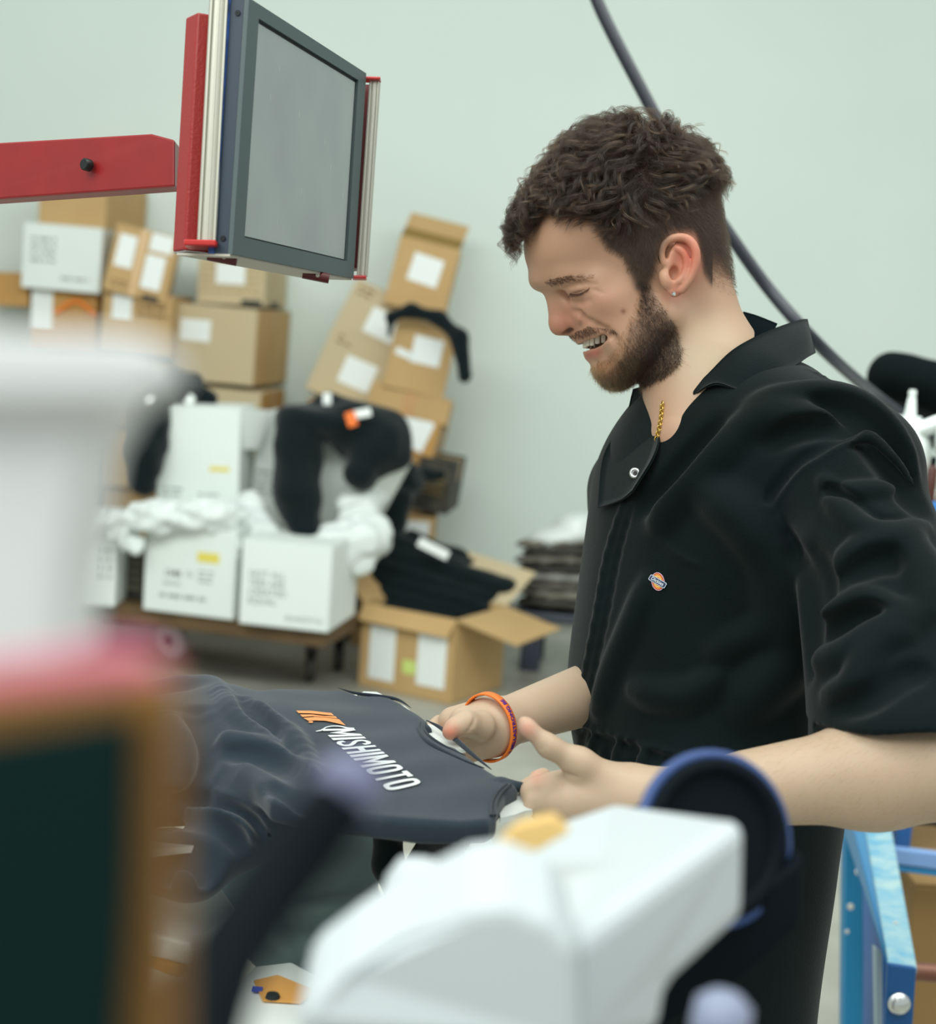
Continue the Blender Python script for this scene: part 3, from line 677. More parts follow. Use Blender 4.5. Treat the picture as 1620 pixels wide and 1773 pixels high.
# near-side creases traced on the surface
def crease(pts, r, op='s', k=6, push=0.0, S=None):
    S = S or body
    w_ = [p for p in S.hits(pts) if p[0] == p[0]]
    rr = r if not np.isscalar(r) else [r] * len(w_)
    w_ = [p - F_ * push * MPX for p in w_]
    S.chain(w_, [x * MPX for x in rr][:len(w_)], op, k * MPX)
crease([(992, 539), (1002, 542), (1008, 549), (1009, 558), (1004, 567)], [2.4, 4.2, 4.8, 4.4, 3], k=7)
crease([(1011, 549), (1022, 557), (1036, 566), (1050, 573), (1060, 582), (1067, 592), (1071, 606), (1073, 620)], [1.5, 2.2, 2.6, 3, 3.2, 3.2, 2.6, 1.6], k=10)
crease([(978, 499), (988, 495), (1003, 492), (1016, 491), (1032, 492)], [1.8, 2.4, 2.6, 2.2, 1.2], k=5)
crease([(1019, 500), (1030, 502), (1042, 507)], [1.0, 1.2, .8], k=4)
crease([(990, 521), (1004, 524), (1020, 521)], [.8, 1.4, .8], k=9)
crease([(1034, 589), (1045, 585), (1056, 582)], [8.5, 6, 2.5], k=5)
crease([(987, 507), (994, 508), (1001, 507), (1009, 504), (1019, 498)], [1.3, 1.8, 1.8, 1.6, 1.2], k=2, push=0.2)
# ear
def earchain(pts, rads, op='u', k=4):
    q = [np.append(hs(*p), r) for p, r in zip(pts, rads)]
    q = cat_rom(q, 4)
    for s_ in (1, -1): body.chain([hw(a[:3] * V(1, 1, s_)) for a in q], [a[3] * MPX for a in q], op, k * MPX)
hell(1172, 455, 118, (22, 34, 14), 15, k=12)
hell(1180, 454, 132, (24, 40, 7), 12, k=8)
hell(1168, 500, 128, (13, 15, 6.5), 10, k=8)
hell(1172, 462, 145, (16, 31, 12), 12, 's', k=6)
hell(1194, 440, 146, (9, 24, 8), 12, 's', k=5)
earchain([(1157, 464, 126), (1148, 452, 128), (1145, 435, 130), (1154, 418, 134), (1172, 411, 140), (1190, 414, 146), (1202, 428, 150), (1205, 447, 150), (1201, 468, 148), (1192, 488, 143), (1180, 504, 135)], [4, 4.5, 5, 5.5, 6, 6.5, 6.5, 6.5, 6, 6, 5.5], k=3)
earchain([(1170, 428, 136), (1180, 434, 140), (1188, 446, 141), (1189, 460, 140), (1184, 478, 138), (1172, 490, 134)], [3.5, 4.5, 5, 5, 5, 4.5], k=4)
earchain([(1149, 474, 124), (1153, 484, 126), (1156, 494, 126)], [7, 8, 7], k=6)
hell(1166, 473, 130, (8, 12, 10), 12, 's', k=4)
# ---- torso core hidden by the clothes
TS = math.radians(50)                     # turn of the shoulders
def tp(px, py, wpx): return PD(px, py, D0 - MPX * wpx)
TBs = np.stack([math.cos(TS) * R_ - math.sin(TS) * F_, -U_, -math.sin(TS) * R_ - math.cos(TS) * F_])  # along shoulders, down, out of the chest
E = lambda a: V(*a) * MPX
body.ell(tp(1280, 920, -30), E((250, 240, 135)), TBs, k=0.05)
body.ell(tp(1230, 1180, -20), E((230, 260, 150)), TBs, k=0.05)
body.cone(tp(1235, 700, 0), tp(1430, 830, 170), 0.048, 0.04, k=0.03)
body.cone(tp(1235, 690, 0), tp(1130, 830, -260), 0.05, 0.035, k=0.03)
body.cone(tp(1222, 650, 0), tp(1190, 760, 60), 0.05, 0.036, k=0.03)
# near arm
NS, NE, NW = tp(1486, 895, 225), PD(1700, 1318, 1.20), PD(1118, 1384, 1.225)
body.cone(NS, NE, 0.046, 0.045, k=0.03)
mid = NE * 0.68 + NW * 0.32
body.cone(NE, mid, 0.044, 0.043, k=0.02)
body.cone(mid, NW, 0.040, 0.0225, k=0.02)
# far arm
FS, FE, FW = tp(1135, 850, -280), PD(1170, 1150, 1.62), PD(858, 1256, 1.43)
body.cone(FS, FE, 0.04, 0.042, k=0.02)
mid2 = FE * 0.62 + FW * 0.38
body.cone(FE, mid2, 0.040, 0.036, k=0.015)
body.cone(mid2, FW, 0.034, 0.0225, k=0.015)
# ---- near hand (left hand): palm edge-on, thumb up, fingers curling under the cloth
def H(px, py, d): return PD(px, py, d)
nk = 0.006
body.cone(NW, H(1015, 1366, 1.228), 0.0215, 0.0185, k=0.014)
body.cone(H(1090, 1378, 1.225), H(985, 1384, 1.220), 0.020, 0.0155, k=0.018)
body.cone(H(1080, 1366, 1.24), H(950, 1366, 1.238), 0.017, 0.0118, k=0.016)
body.cone(H(1070, 1394, 1.225), H(985, 1402, 1.222), 0.018, 0.0135, k=0.016)
body.chain([H(1060, 1358, 1.222), H(1003, 1322, 1.214), H(950, 1292, 1.208), H(916, 1262, 1.206)], [0.0160, 0.0118, 0.0080, 0.0066], k=0.009)
body.ell(H(913, 1259, 1.206), (0.0066, 0.0098, 0.0066), rot2(math.radians(-35)) @ CB, k=0.005)
body.chain([H(960, 1366, 1.236), H(925, 1372, 1.245), H(915, 1366, 1.268)], [0.0125, 0.0102, 0.0085], k=0.007)      # index
body.chain([H(915, 1366, 1.268), H(932, 1350, 1.285), H(940, 1344, 1.29)], [0.0088, 0.0078, 0.0072], k=0.003)
body.chain([H(965, 1390, 1.22), H(928, 1392, 1.235), H(922, 1385, 1.262), H(940, 1370, 1.28)], [0.0125, 0.0098, 0.0085, 0.0075], k=0.003)
body.chain([H(975, 1402, 1.222), H(942, 1408, 1.232), H(940, 1402, 1.26), H(955, 1388, 1.275)], [0.0115, 0.009, 0.008, 0.007], k=0.003)
body.chain([H(990, 1412, 1.226), H(962, 1420, 1.234), H(962, 1414, 1.256), H(972, 1404, 1.268)], [0.0105, 0.008, 0.007, 0.0065], k=0.003)
# ---- far hand (right hand): back of the palm up, thumb near, fingers running under the cloth
body.cone(FW, H(806, 1252, 1.41), 0.0215, 0.0165, k=0.014)
body.cone(H(850, 1275, 1.43), H(800, 1295, 1.42), 0.019, 0.016, k=0.012)
body.cone(H(840, 1240, 1.44), H(785, 1250, 1.45), 0.018, 0.015, k=0.012)
body.chain([H(832, 1258, 1.395), H(806, 1252, 1.378), H(786, 1261, 1.37), H(779, 1268, 1.368)], [0.0145, 0.0108, 0.0078, 0.0068], k=0.007)
for i, (x, y, d) in enumerate([(752, 1262, 1.46), (758, 1284, 1.45), (768, 1302, 1.44), (782, 1318, 1.43)]):
    body.chain([H(795, 1262 + i * 12, 1.445 - i * .008), H(x + 10, y - 6, d), H(x - 12, y + 8, d - .01), H(x - 18, y + 22, d - .015)], [0.0115 - i * .0004, 0.0098 - i * .0005, 0.0085 - i * .0004, 0.0078 - i * .0004], k=0.003)
crease([(822, 1242), (818, 1256), (808, 1268)], [1, 2, 1], k=4)
crease([(936, 1297), (944, 1291)], [1, 1], k=3)
crease([(975, 1338), (985, 1342), (1000, 1346)], [2, 2, 1], k=5)
import time; _t = time.time()
allp = np.array([p[1] for p in body.p if p[2] < 100]); rr = np.array([p[2] for p in body.p if p[2] < 100])
BV, BQ = body.mesh((allp - rr[:, None]).min(0) - .01, (allp + rr[:, None]).max(0) + .01, globals().get('BODY_H', 0.0016))
BV = relax(BV, BQ, 1)
print('body', len(BV), time.time() - _t)
BN = vnormals(BV, BQ)
# ---- skin colour, with shade painted into nostrils and mouth
px_, py_, dd_ = proj_arr = proj(BV)
base = np.tile(np.array(srgb(196, 154, 126)), (len(BV), 1))
def paint(cx, cy, r, col, amt, ry=None, ang=0, near=True, pw=2.0):
    ry = ry or r; a = math.radians(ang); x = px_ - cx; y = py_ - cy
    u = (x * math.cos(a) + y * math.sin(a)) / r; v = (-x * math.sin(a) + y * math.cos(a)) / ry
    m_ = np.exp(-(u * u + v * v) ** (pw / 2)) * amt
    if near: m_ = m_ * (((BV - CAM) @ F_) < D0 + .2)
    base[:] = base * (1 - m_[:, None]) + np.array(srgb(*col)) * m_[:, None]
headm = (py_ < 700)
arms = py_ > 1100
base[arms] = np.array(srgb(198, 172, 146))
paint(975, 560, 34, (196, 118, 96), .6)
paint(1190, 445, 30, (214, 104, 84), .75, 40)
paint(1170, 505, 20, (212, 120, 100), .6)
paint(1045, 540, 50, (200, 140, 116), .35)
paint(950, 430, 60, (208, 160, 128), .3)
paint(1079, 539, 4.5, (120, 60, 45), .8)
paint(1230, 620, 90, (196, 174, 146), .95)
paint(779, 1269, 16, (222, 120, 96), .7)
paint(912, 1262, 16, (224, 150, 130), .6)
paint(930, 1345, 14, (222, 150, 130), .5)
LQ = (BV - HO) @ HB.T / MPX               # head-local coordinates of every vertex
def hpaint(px, py, c, r, col, amt, B=None, ang=0, pw=4.0):
    q = hs(px, py, c); d = (np.stack([LQ[:, 0], LQ[:, 1], np.abs(LQ[:, 2])], 1) - V(q[0], q[1], abs(q[2]))) @ rot2(math.radians(ang)).T
    m_ = np.exp(-((d / V(*r)) ** 2).sum(1) ** (pw / 2)) * amt
    base[:] = base * (1 - m_[:, None]) + np.array(srgb(*col)) * m_[:, None]
hpaint(1036, 609, 16, (22, 9.5, 28), (178, 86, 80), .95, ang=-20)
hpaint(1023, 613, 0, (12, 10, 20), (178, 86, 80), .95)
hpaint(1030, 583, 20, (24, 3.2, 24), (176, 92, 84), .8, ang=-4)
dm = (LQ - MC) @ rot2(MA).T; inm = ((dm / (MR + 0.6)) ** 2).sum(1) < 1
inm &= (LQ[:, 0] > hs(1022, 596, 0)[0]) | (np.abs(dm[:, 1]) < 7)
base[inm & (np.abs(LQ[:, 2]) < 36)] = np.array(srgb(96, 44, 42))  # dark red mouth lining with the cavity's shade painted in
def smooth_mask(m_, it=8):
    for _ in range(it):
        acc = np.zeros(len(BV)); cnt = np.zeros(len(BV))
        for i in range(4):
            a, b = BQ[:, i], BQ[:, (i + 1) % 4]
            acc += np.bincount(a, m_[b], len(BV)); cnt += np.bincount(a, minlength=len(BV))
        m_ = .5 * m_ + .5 * acc / np.maximum(cnt, 1)
    return m_
hpaint(984, 574, 14, (11, 5, 9), (70, 36, 30), .85, ang=-30)  # shade of the nostrils painted into the tint
hpaint(1003, 505.5, 62, (17, 2.4, 20), (96, 58, 44), .7, ang=-12)
skin = mat('skin', (.6, .4, .3), rough=0.46, attr='tint', sss=0.25, bump=0.05, bscale=900, spec=0.42)
man = empty('person', (PD(1250, 900, 1.5)[0], PD(1250, 900, 1.5)[1], 0), 'curly haired bearded man in a black short sleeve coverall, smiling down', 'person')
fig = fast_mesh('body', BV, BQ, skin, man, {'tint': base})
# teeth: an arch of upper incisors, canines and premolars
teeth_m = mat('tooth_enamel', srgb(250, 244, 224), rough=0.25, spec=0.6)
ivals = [-4.2, -3.1, -2.0, -1.0, 0.0, 1.0, 2.0, 3.1, 4.2]
for i in range(10):
    t = (i - 4.5) / 4.5; th = t * 1.15
    ax, ac = 1056 - 36 * math.cos(th), 37 * math.sin(th)
    q0 = hs(1056, 592, 0); q = q0 + V(-44 * math.cos(th), 1.5 - 3.0 * abs(t), ac)
    S_ = SDF(); wv = 4.3 if abs(t) < .2 else 3.7
    hgt = (8.2, 7.4, 8.2, 6.8, 6.4)[int(abs(i - 4.5))]
    Bt = np.stack([math.cos(th) * -HX + math.sin(th) * HC, HY, math.sin(th) * HX + math.cos(th) * HC])
    S_.rbox(hw(q), Bt, V(3.4, hgt * 1.2, wv * 1.15) * MPX, 2.2 * MPX)
    tv, tq = S_.mesh(hw(q) - .008, hw(q) + .008, .0006)
    fast_mesh('tooth', tv, tq, teeth_m, fig)
# ---- hair
def hairmat(name, col, rough=.35):
    mt = bpy.data.materials.new(name); mt.use_nodes = True; nt = mt.node_tree; nt.nodes.remove(nt.nodes['Principled BSDF'])
    h = nt.nodes.new('ShaderNodeBsdfHairPrincipled'); h.parametrization = 'COLOR'
    h.inputs['Color'].default_value = (*col, 1); h.inputs['Roughness'].default_value = rough; h.inputs['Radial Roughness'].default_value = .45
    h.inputs['Random Roughness'].default_value = .2
    nt.links.new(h.outputs[0], nt.nodes['Material Output'].inputs[0]); return mt
hair_m = hairmat('hair_brown', srgb(27, 18, 11))
hairl_m = hairmat('hair_light', srgb(96, 68, 40))
rng = np.random.default_rng(5)
def lpoly(pts, c): return [tuple(hs(p[0], p[1], p[2] if len(p) > 2 else c)[:2]) for p in pts]
scalp = lpoly([(850, 374), (905, 374), (930, 364), (962, 360), (1005, 374), (1030, 402), (1050, 434), (1074, 446), (1092, 480), (1100, 505), (1122, 508), (1134, 475), (1140, 430), (1158, 406), (1200, 404), (1213, 440), (1220, 470), (1236, 492), (1262, 505), (1320, 500), (1320, 60), (850, 60)], 100)
headv = (LQ[:, 0] > -260) & (LQ[:, 1] < 260) & (np.linalg.norm(LQ, axis=1) < 330)
onscalp = headv & inpoly(LQ[:, 0], LQ[:, 1], scalp)
earz = (np.abs(LQ[:, 2]) > 122) & (LQ[:, 0] > 44) & (LQ[:, 1] > -40)
onscalp &= ~earz
SX, SY = LQ[:, 0] + 1100, LQ[:, 1] + 450
# height of the long hair region: signed distance above the fade line
def longness(x, y):
    line = np.interp(x, [880, 960, 1040, 1100, 1180, 1240], [420, 400, 415, 395, 345, 290])
    return np.clip((line - y) / 45, 0, 1)
def sdn(P):
    P = np.asarray(P); e = 1e-4; d = skull(P)
    g = np.stack([skull(P + V(e, 0, 0)) - d, skull(P + V(0, e, 0)) - d, skull(P + V(0, 0, e)) - d], 1)
    return d, g / (np.linalg.norm(g, axis=1)[:, None] + 1e-12)
skull = SDF(); skull.p = body.p[:12]
def norm_rows(a): return a / (np.linalg.norm(a, axis=1)[:, None] + 1e-12)
def smooth_noise(P, sc_, seed):
    r = np.random.default_rng(seed); K = r.normal(size=(6, 3)) * sc_; ph = r.uniform(0, 6.28, 6)
    return np.sin(P @ K.T + ph).sum(1) / 2.4
def grow(roots, length, hmax, flow, steps, curl_r, curl_p, r0=1.0):
    """guides following the skull; returns (n,steps,3) world"""
    n = len(roots); P = roots.copy(); out = [P.copy()]; st = (length / steps)
    a = None
    for s_ in range(1, steps):
        d, N_ = sdn(P); t = s_ / (steps - 1)
        f = flow(P); f = norm_rows(f - N_ * (f * N_).sum(1)[:, None])
        P = P + f * st[:, None] * MPX
        d, N_ = sdn(P); target = hmax * np.sin(min(t * 1.5, 1) * math.pi / 2) * MPX
        P = P + N_ * (target - d)[:, None]
        out.append(P.copy())
    G = np.stack(out, 1)
    T = norm_rows((G[:, 1] - G[:, 0])); _, N_ = sdn(G[:, steps // 2])
    A = norm_rows(np.cross(T, N_)); ph = rng.uniform(0, 6.28, n); sg = np.where(rng.random(n) < .5, 1, -1)
    ts = np.linspace(0, 1, steps)
    for s_ in range(steps):
        t = ts[s_]; r = curl_r * min(t * 2.2, 1) * (1 - 0.1 * t) * MPX
        an = ph + sg * t * length / curl_p * 6.28
        tg = norm_rows(G[:, min(s_ + 1, steps - 1)] - G[:, max(s_ - 1, 0)]) if False else None
        G[:, s_] += (np.cos(an) * r)[:, None] * A + (np.sin(an) * r)[:, None] * (0.75 * N_ + 0.25 * T) - (np.sin(ph) * r * (1 - t))[:, None] * N_ * 0.2
    return G
def flow_top(P):
    q = (P - HO) @ HB.T / MPX; x, y = q[:, 0] + 1100, q[:, 1] + 450; c = q[:, 2]
    fwd = np.clip((1120 - x) / 110, -1, 1)
    side = np.clip((y - 250) / 90, 0, 1)
    dx = -0.75 * np.clip(fwd + .35, -.9, 1) + side * np.clip((x - 1020) / 60, -.2, 1.5)
    dy = 0.35 + 0.35 * side
    nz = smooth_noise(P, 55, 3) * 0.55; nz2 = smooth_noise(P, 55, 4) * 0.5
    return (dx + nz)[:, None] * HX + (dy + nz2)[:, None] * HY + (0.25 * np.sign(c) * (1 - side) + smooth_noise(P, 50, 9) * .3)[:, None] * HC
def flow_side(P):
    q = (P - HO) @ HB.T / MPX; x = q[:, 0] + 1100
    dx = 0.15 + 0.55 * np.clip((x - 1080) / 100, -.6, 1)
    return (dx + smooth_noise(P, 90, 7) * .35)[:, None] * HX + (0.85 + smooth_noise(P, 90, 8) * .3)[:, None] * HY
idx = np.where(onscalp)[0]
lg = longness(SX[idx], SY[idx])
# scalp colour under the hair
sm_ = smooth_mask(onscalp * 1.0, 14) ** 1.5
sm_ *= np.where(SX > 1215, np.clip((500 - SY) / 60, .15, .9), .9)
base[:] = base * (1 - sm_[:, None]) + np.array(srgb(36, 28, 21)) * sm_[:, None]
a_ = fig.data.color_attributes['tint']
strands = []
ti = idx[lg > 0.15]; ti = rng.choice(ti, 1700, replace=False)
L_ = longness(SX[ti], SY[ti]); Ln = (34 + 52 * L_) * rng.uniform(.7, 1.2, len(ti))
front = np.clip((1010 - SX[ti]) / 80, 0, 1)
Ln *= 1 + .25 * front
topz = np.exp(-((SX[ti] - 1060) / 110) ** 2)
hm_ = (6 + (17 + 14 * topz) * L_ * rng.uniform(.35, 1.1, len(ti))) + 7 * front * rng.random(len(ti))
G = grow(BV[ti], Ln, hm_, flow_top, 26, (2.5 + 4.5 * L_ + 4 * front) * rng.uniform(.5, 1.3, len(ti)), rng.uniform(44, 74, len(ti)) * (1 - .35 * front))
for g in range(len(ti)):
    k = 24; o = rng.normal(size=(k, 3)) * 4.2 * MPX; o2 = rng.normal(size=(k, 3)) * 2.6 * MPX
    t = np.linspace(0, 1, 26)[None, :, None]; ln = rng.uniform(.72, 1, k)
    S_ = G[g][None] + o[:, None] * (1 - t) ** 1.2 + o2[:, None] * t * .9
    for j in range(k): strands.append(S_[j][:max(6, int(26 * ln[j]))])
hair_obj('hair', strands, 0.00010, hair_m, fig, .35)
# loose curls standing proud of the rest
strands = []; li = idx[(lg > .55)]; li = rng.choice(li, 230, replace=False); front = np.clip((1010 - SX[li]) / 80, 0, 1)
G = grow(BV[li], rng.uniform(50, 95, len(li)), rng.uniform(20, 40, len(li)), flow_top, 34, rng.uniform(6, 11, len(li)), rng.uniform(34, 52, len(li)))
for g in range(len(li)):
    k = 14; o = rng.normal(size=(k, 3)) * 2.2 * MPX; o2 = rng.normal(size=(k, 3)) * 1.6 * MPX; t = np.linspace(0, 1, 34)[None, :, None]
    S_ = G[g][None] + o[:, None] * (1 - t) + o2[:, None] * t
    for j in range(k): strands.append(S_[j])
hair_obj('loose_curls', strands, 0.00010, hairmat('hair_highlight', srgb(60, 41, 26)), fig, .3)  # lighter brown paints the top hair's highlights into these curls
# short sides and nape
strands = []
si = rng.choice(idx, min(26000, len(idx)), replace=False)
L_ = longness(SX[si], SY[si]); edge = np.clip((np.interp(SX[si], [1000, 1060, 1100, 1140, 1210, 1260], [395, 445, 500, 440, 470, 500]) - SY[si]) / 40, 0, 1)
Ln = (6 + 13 * edge + 14 * L_) * rng.uniform(.7, 1.2, len(si))
kp = rng.random(len(si)) < np.clip((512 - SY[si]) / 45, 0.04, 1) * 1.0
si, edge, L_, Ln = si[kp], edge[kp], L_[kp], Ln[kp]
G = grow(BV[si], Ln, 3 + 7 * edge * rng.random(len(si)) + 5 * L_, flow_side, 9, 1.4 + 2.0 * L_, rng.uniform(18, 30, len(si)))
hair_obj('short_hair', list(G), 0.00010, hair_m, fig, .3)
# ---- beard, moustache, brows, lashes: straight tapering hairs grown from the skin
def fuzz(name, weight, n, length, dirx, diry, up, rad, mt, curve=0.3, c_spread=0.25, only=None):
    w_ = weight / weight.sum(); ii = rng.choice(len(BV), n, p=w_, replace=False if (w_ > 0).sum() > n else True)
    P = BV[ii] + rng.normal(size=(n, 3)) * 0.9 * MPX * 0; N_ = BN[ii]
    f = dirx * HX + diry * HY + rng.normal(size=(n, 3)) * c_spread
    f = norm_rows(f - N_ * (f * N_).sum(1)[:, None])
    L = length * rng.uniform(.6, 1.25, n) * MPX; out = []
    r2 = rng.normal(size=(n, 3)) * curve
    for s_ in range(6):
        t = s_ / 5; out.append(P - N_ * .4 * MPX + L[:, None] * t * (f * (0.6 + .6 * t) + N_ * up * (1 - .35 * t) + r2 * t))
    return hair_obj(name, list(np.stack(out, 1)), rad, mt, fig, .25)
def lp(pts, c): return inpoly(LQ[:, 0], LQ[:, 1], lpoly(pts, c)) & headv & ~earz
beardA = lp([(1098, 488), (1120, 495), (1132, 520), (1146, 545), (1168, 572), (1178, 605), (1172, 632), (1148, 655), (1105, 672), (1070, 700), (1030, 700), (1026, 648), (1044, 640), (1060, 640), (1076, 618), (1078, 592), (1082, 568), (1096, 545), (1104, 520)], 75)
def gw(cx, cy, rx, ry, c=70):
    q = hs(cx, cy, c); return np.exp(-(((LQ[:, 0] - q[0]) / rx) ** 2 + ((LQ[:, 1] - q[1]) / ry) ** 2))
wB = beardA * (0.10 + gw(1135, 600, 42, 55) * 1.3 + gw(1110, 650, 50, 28) + gw(1108, 512, 12, 30) * 1.0)
bm_ = smooth_mask(np.clip(wB * 1.3, 0, 1), 8) * .62; base[:] = base * (1 - bm_[:, None]) + np.array(srgb(60, 44, 34)) * bm_[:, None]
undr = (LQ[:, 1] > hs(1100, 668, 60)[1]) | ((SX > 1150) & (SY > 640))
fuzz('beard', np.where(undr, wB * .5, wB), 19000, 9.5, .35, .85, .42, 0.00010, hair_m, curve=.35, c_spread=.28)
wC = lp([(1026, 628), (1060, 640), (1078, 610), (1100, 640), (1100, 700), (1026, 700)], 30) * 1.0
fuzz('chin_beard', wC, 3200, 10, .35, .9, .55, 0.0001, hairl_m)
cheek = lp([(1100, 500), (1104, 545), (1085, 570), (1080, 620), (1060, 645), (1052, 622), (1062, 600), (1072, 575), (1085, 548), (1092, 520)], 70)
fuzz('cheek_stubble', cheek * 1.0, 2400, 6, .4, .8, .5, 0.00007, hairl_m)
mst = lp([(988, 578), (1000, 572), (1014, 568), (1034, 572), (1050, 577), (1058, 586), (1050, 583), (1034, 576), (1012, 583), (998, 584)], 25)
mst &= ~inm
fuzz('moustache', mst * 1.0, 1500, 5.5, .25, .75, .5, 0.0001, hair_m)
soul = lp([(1028, 626), (1046, 624), (1050, 634), (1034, 640)], 8)
fuzz('chin_tuft', soul * 1.0, 350, 8, .2, .9, .5, 0.0001, hairl_m)
brow = lp([(934, 490, 10), (950, 486, 28), (980, 481, 45), (1015, 480, 66), (1036, 486, 76), (1015, 487, 68), (985, 491, 48), (950, 496, 28)], 40)
brow &= np.abs(LQ[:, 2]) < 90
fuzz('eyebrow', brow * (0.3 + gw(968, 486, 26, 9, 35)), 900, 8, .9, -.05, .35, 0.00009, hair_m, curve=.15)
for s_ in (1, -1):
    st_ = []
    for t in np.linspace(0, 1, 34):
        px, py = 987 + 33 * t, 507.5 + 2.5 * math.sin(math.pi * t) - 10 * t * t
        p0 = body.hit(px, py); q = HB @ (p0 - HO) / MPX
        dv = V(-3.5 + 3 * t, 8.0 - 2 * t, 2.5) * rng.uniform(.8, 1.2)
        pts = [hw((q + dv * k / 4 + V(-1.2, -.6, .6) * (k / 4) ** 2) * V(1, 1, s_)) for k in range(5)]
        st_.append(np.array(pts))
    hair_obj('eyelashes', st_, 0.00034, hair_m, fig, .25)
# fine forearm hair
ax_ = nrm(NE - NW); q = BV - NW; tt = q @ ax_ / np.linalg.norm(NE - NW); rad_ = np.linalg.norm(q - np.outer(q @ ax_, ax_), axis=1)
farm = (tt > .12) & (tt < .95) & (rad_ < .07)
w_ = farm * 1.0; ii = rng.choice(np.where(farm)[0], 2600, replace=False)
N_ = BN[ii]; f = norm_rows(-ax_ + V(0, 0, -.7) + rng.normal(size=(len(ii), 3)) * .35); f = norm_rows(f - N_ * (f * N_).sum(1)[:, None])
hair_obj('arm_hair', [np.array([BV[i] + .0055 * t * (f[j] + N_[j] * .35 * (1 - t)) for t in (0, .33, .66, 1)]) for j, i in enumerate(ii)], 0.00004, hairl_m, fig, .3)
a_.data.foreach_set('color', np.concatenate([base, np.ones((len(base), 1))], 1).astype(np.float32).ravel())
# ear stud
mb = MB(); q = hs(1166, 509, 140)
mb.lathe(hw(q), HC, [(0.0016, 0), (0.0021, .0008), (0.0014, .0018)], 8, False)
mb.build('ear_stud', mat('stud', (.8, .85, .85), rough=.15, metal=.9), fig)
# ================================================================= black coverall
cloth = mat('black_twill', srgb(3, 17, 16), rough=0.7, sheen=0.10, noise=.5, nscale=9, col2=srgb(15, 26, 31), bump=.25, bscale=700, spec=.09)
suit = SDF()
suit.ell(tp(1262, 900, 0), E((292, 275, 182)), TBs, k=0.05)
suit.ell(tp(1205, 1200, -10), E((262, 330, 185)), TBs, k=0.06)
suit.ell(tp(1350, 745, -50), E((112, 122, 120)), CB, k=0.05)
suit.cone(tp(1255, 735, 0), tp(1475, 800, 215), 0.05, 0.060, k=0.05)
suit.cone(tp(1230, 760, -40), tp(1105, 850, -250), 0.05, 0.042, k=0.05)
suit.cone(tp(1105, 850, -250), PD(1125, 1010, 1.63), 0.05, 0.062, k=0.03)
suit.cone(PD(1478, 852, 1.365), PD(1590, 1300, 1.235), 0.0585, 0.090, k=0.025)
suit.cone(tp(1260, 1430, 60), tp(1255, 1790, 110), 0.11, 0.085, k=0.05)
suit.cone(tp(1180, 1430, -120), tp(1150, 1790, -90), 0.10, 0.08, k=0.03)
# hem of the near sleeve
hemp, hemn = PD(1500, 1246, 1.25), nrm(-U_ + 0.05 * R_)
armhole = SDF(); armhole.cone(PD(1478, 852, 1.365), PD(1590, 1300, 1.235), 0.0585, 0.090)
_af = armhole.p[0][0]
def slv(P):            # what lies below the hem and belongs to the sleeve tube only
    return np.maximum(np.maximum(_af(P) - .008, -((P - hemp) @ hemn)), -((P - SEP) @ SEN))
SEP, SEN = PD(1405, 1250, 1.25), R_
suit.add(slv, PD(1560, 1300, 1.25), 0.2, 's', 0.004)
0 and suit.add(lambda P: np.maximum(_af(P) + .012, -((P - hemp) @ hemn + .03)), PD(1560, 1250, 1.25), 0.2, 's', 0.003)
# neck opening
suit.cone(tp(1226, 540, -10), tp(1216, 606, 5), 0.058, 0.048, 's', 0.006)
suit.chain([tp(1168, 640, 60), tp(1152, 690, 90), tp(1143, 730, 110), tp(1133, 782, 120)], [0.022, 0.014, 0.009, 0.002], 's', 0.004)
nzK = np.random.default_rng(3).normal(size=(8, 3)) * 26; nzP = np.random.default_rng(4).uniform(0, 6, 8)
suit.add(lambda P: (np.sin(P @ nzK.T + nzP).sum(1)) * 0.00045, (0, 0, 0), 1e3, 'd')
base_suit = SDF(); base_suit.p = list(suit.p)
def fold(pts, r, k=.018, up=True, lift=0.0):
    w_ = [p for p in base_suit.hits(cat_rom([V(*p) for p in pts], 3), 1.0) if p[0] == p[0]]
    if len(w_) < 2: return
    n = len(w_); rr = [max(.0006, r * math.sin(math.pi * (i + .6) / (n + .2)) ** .7) for i in range(n)]
    w_ = [p + F_ * (q * .62 if up else -q * .62) for p, q in zip(w_, rr)]
    suit.chain(w_, rr, 'u' if up else 's', k)
RG, VL = True, False
# shoulder and yoke
fold([(1400, 640), (1440, 662), (1480, 690), (1512, 716), (1530, 742)], .0022, .004)
fold([(1300, 706), (1360, 690), (1430, 686), (1490, 706), (1540, 750), (1575, 815)], .007, .02)
fold([(1405, 704), (1455, 712), (1500, 742), (1535, 785), (1568, 840), (1592, 880)], .009, .02, VL)
fold([(1280, 740), (1340, 722), (1400, 728), (1450, 748)], .006, .02)
fold([(1330, 770), (1380, 745), (1440, 742), (1480, 756)], .005, .015, VL)
# arm seam
fold([(1326, 915), (1334, 875), (1358, 838), (1385, 806), (1412, 788), (1450, 768), (1485, 757), (1510, 758), (1535, 780), (1560, 808), (1584, 846)], .0042, .006)
fold([(1318, 915), (1328, 868), (1352, 830), (1380, 798), (1410, 780), (1448, 760), (1485, 749)], .0032, .008, VL)
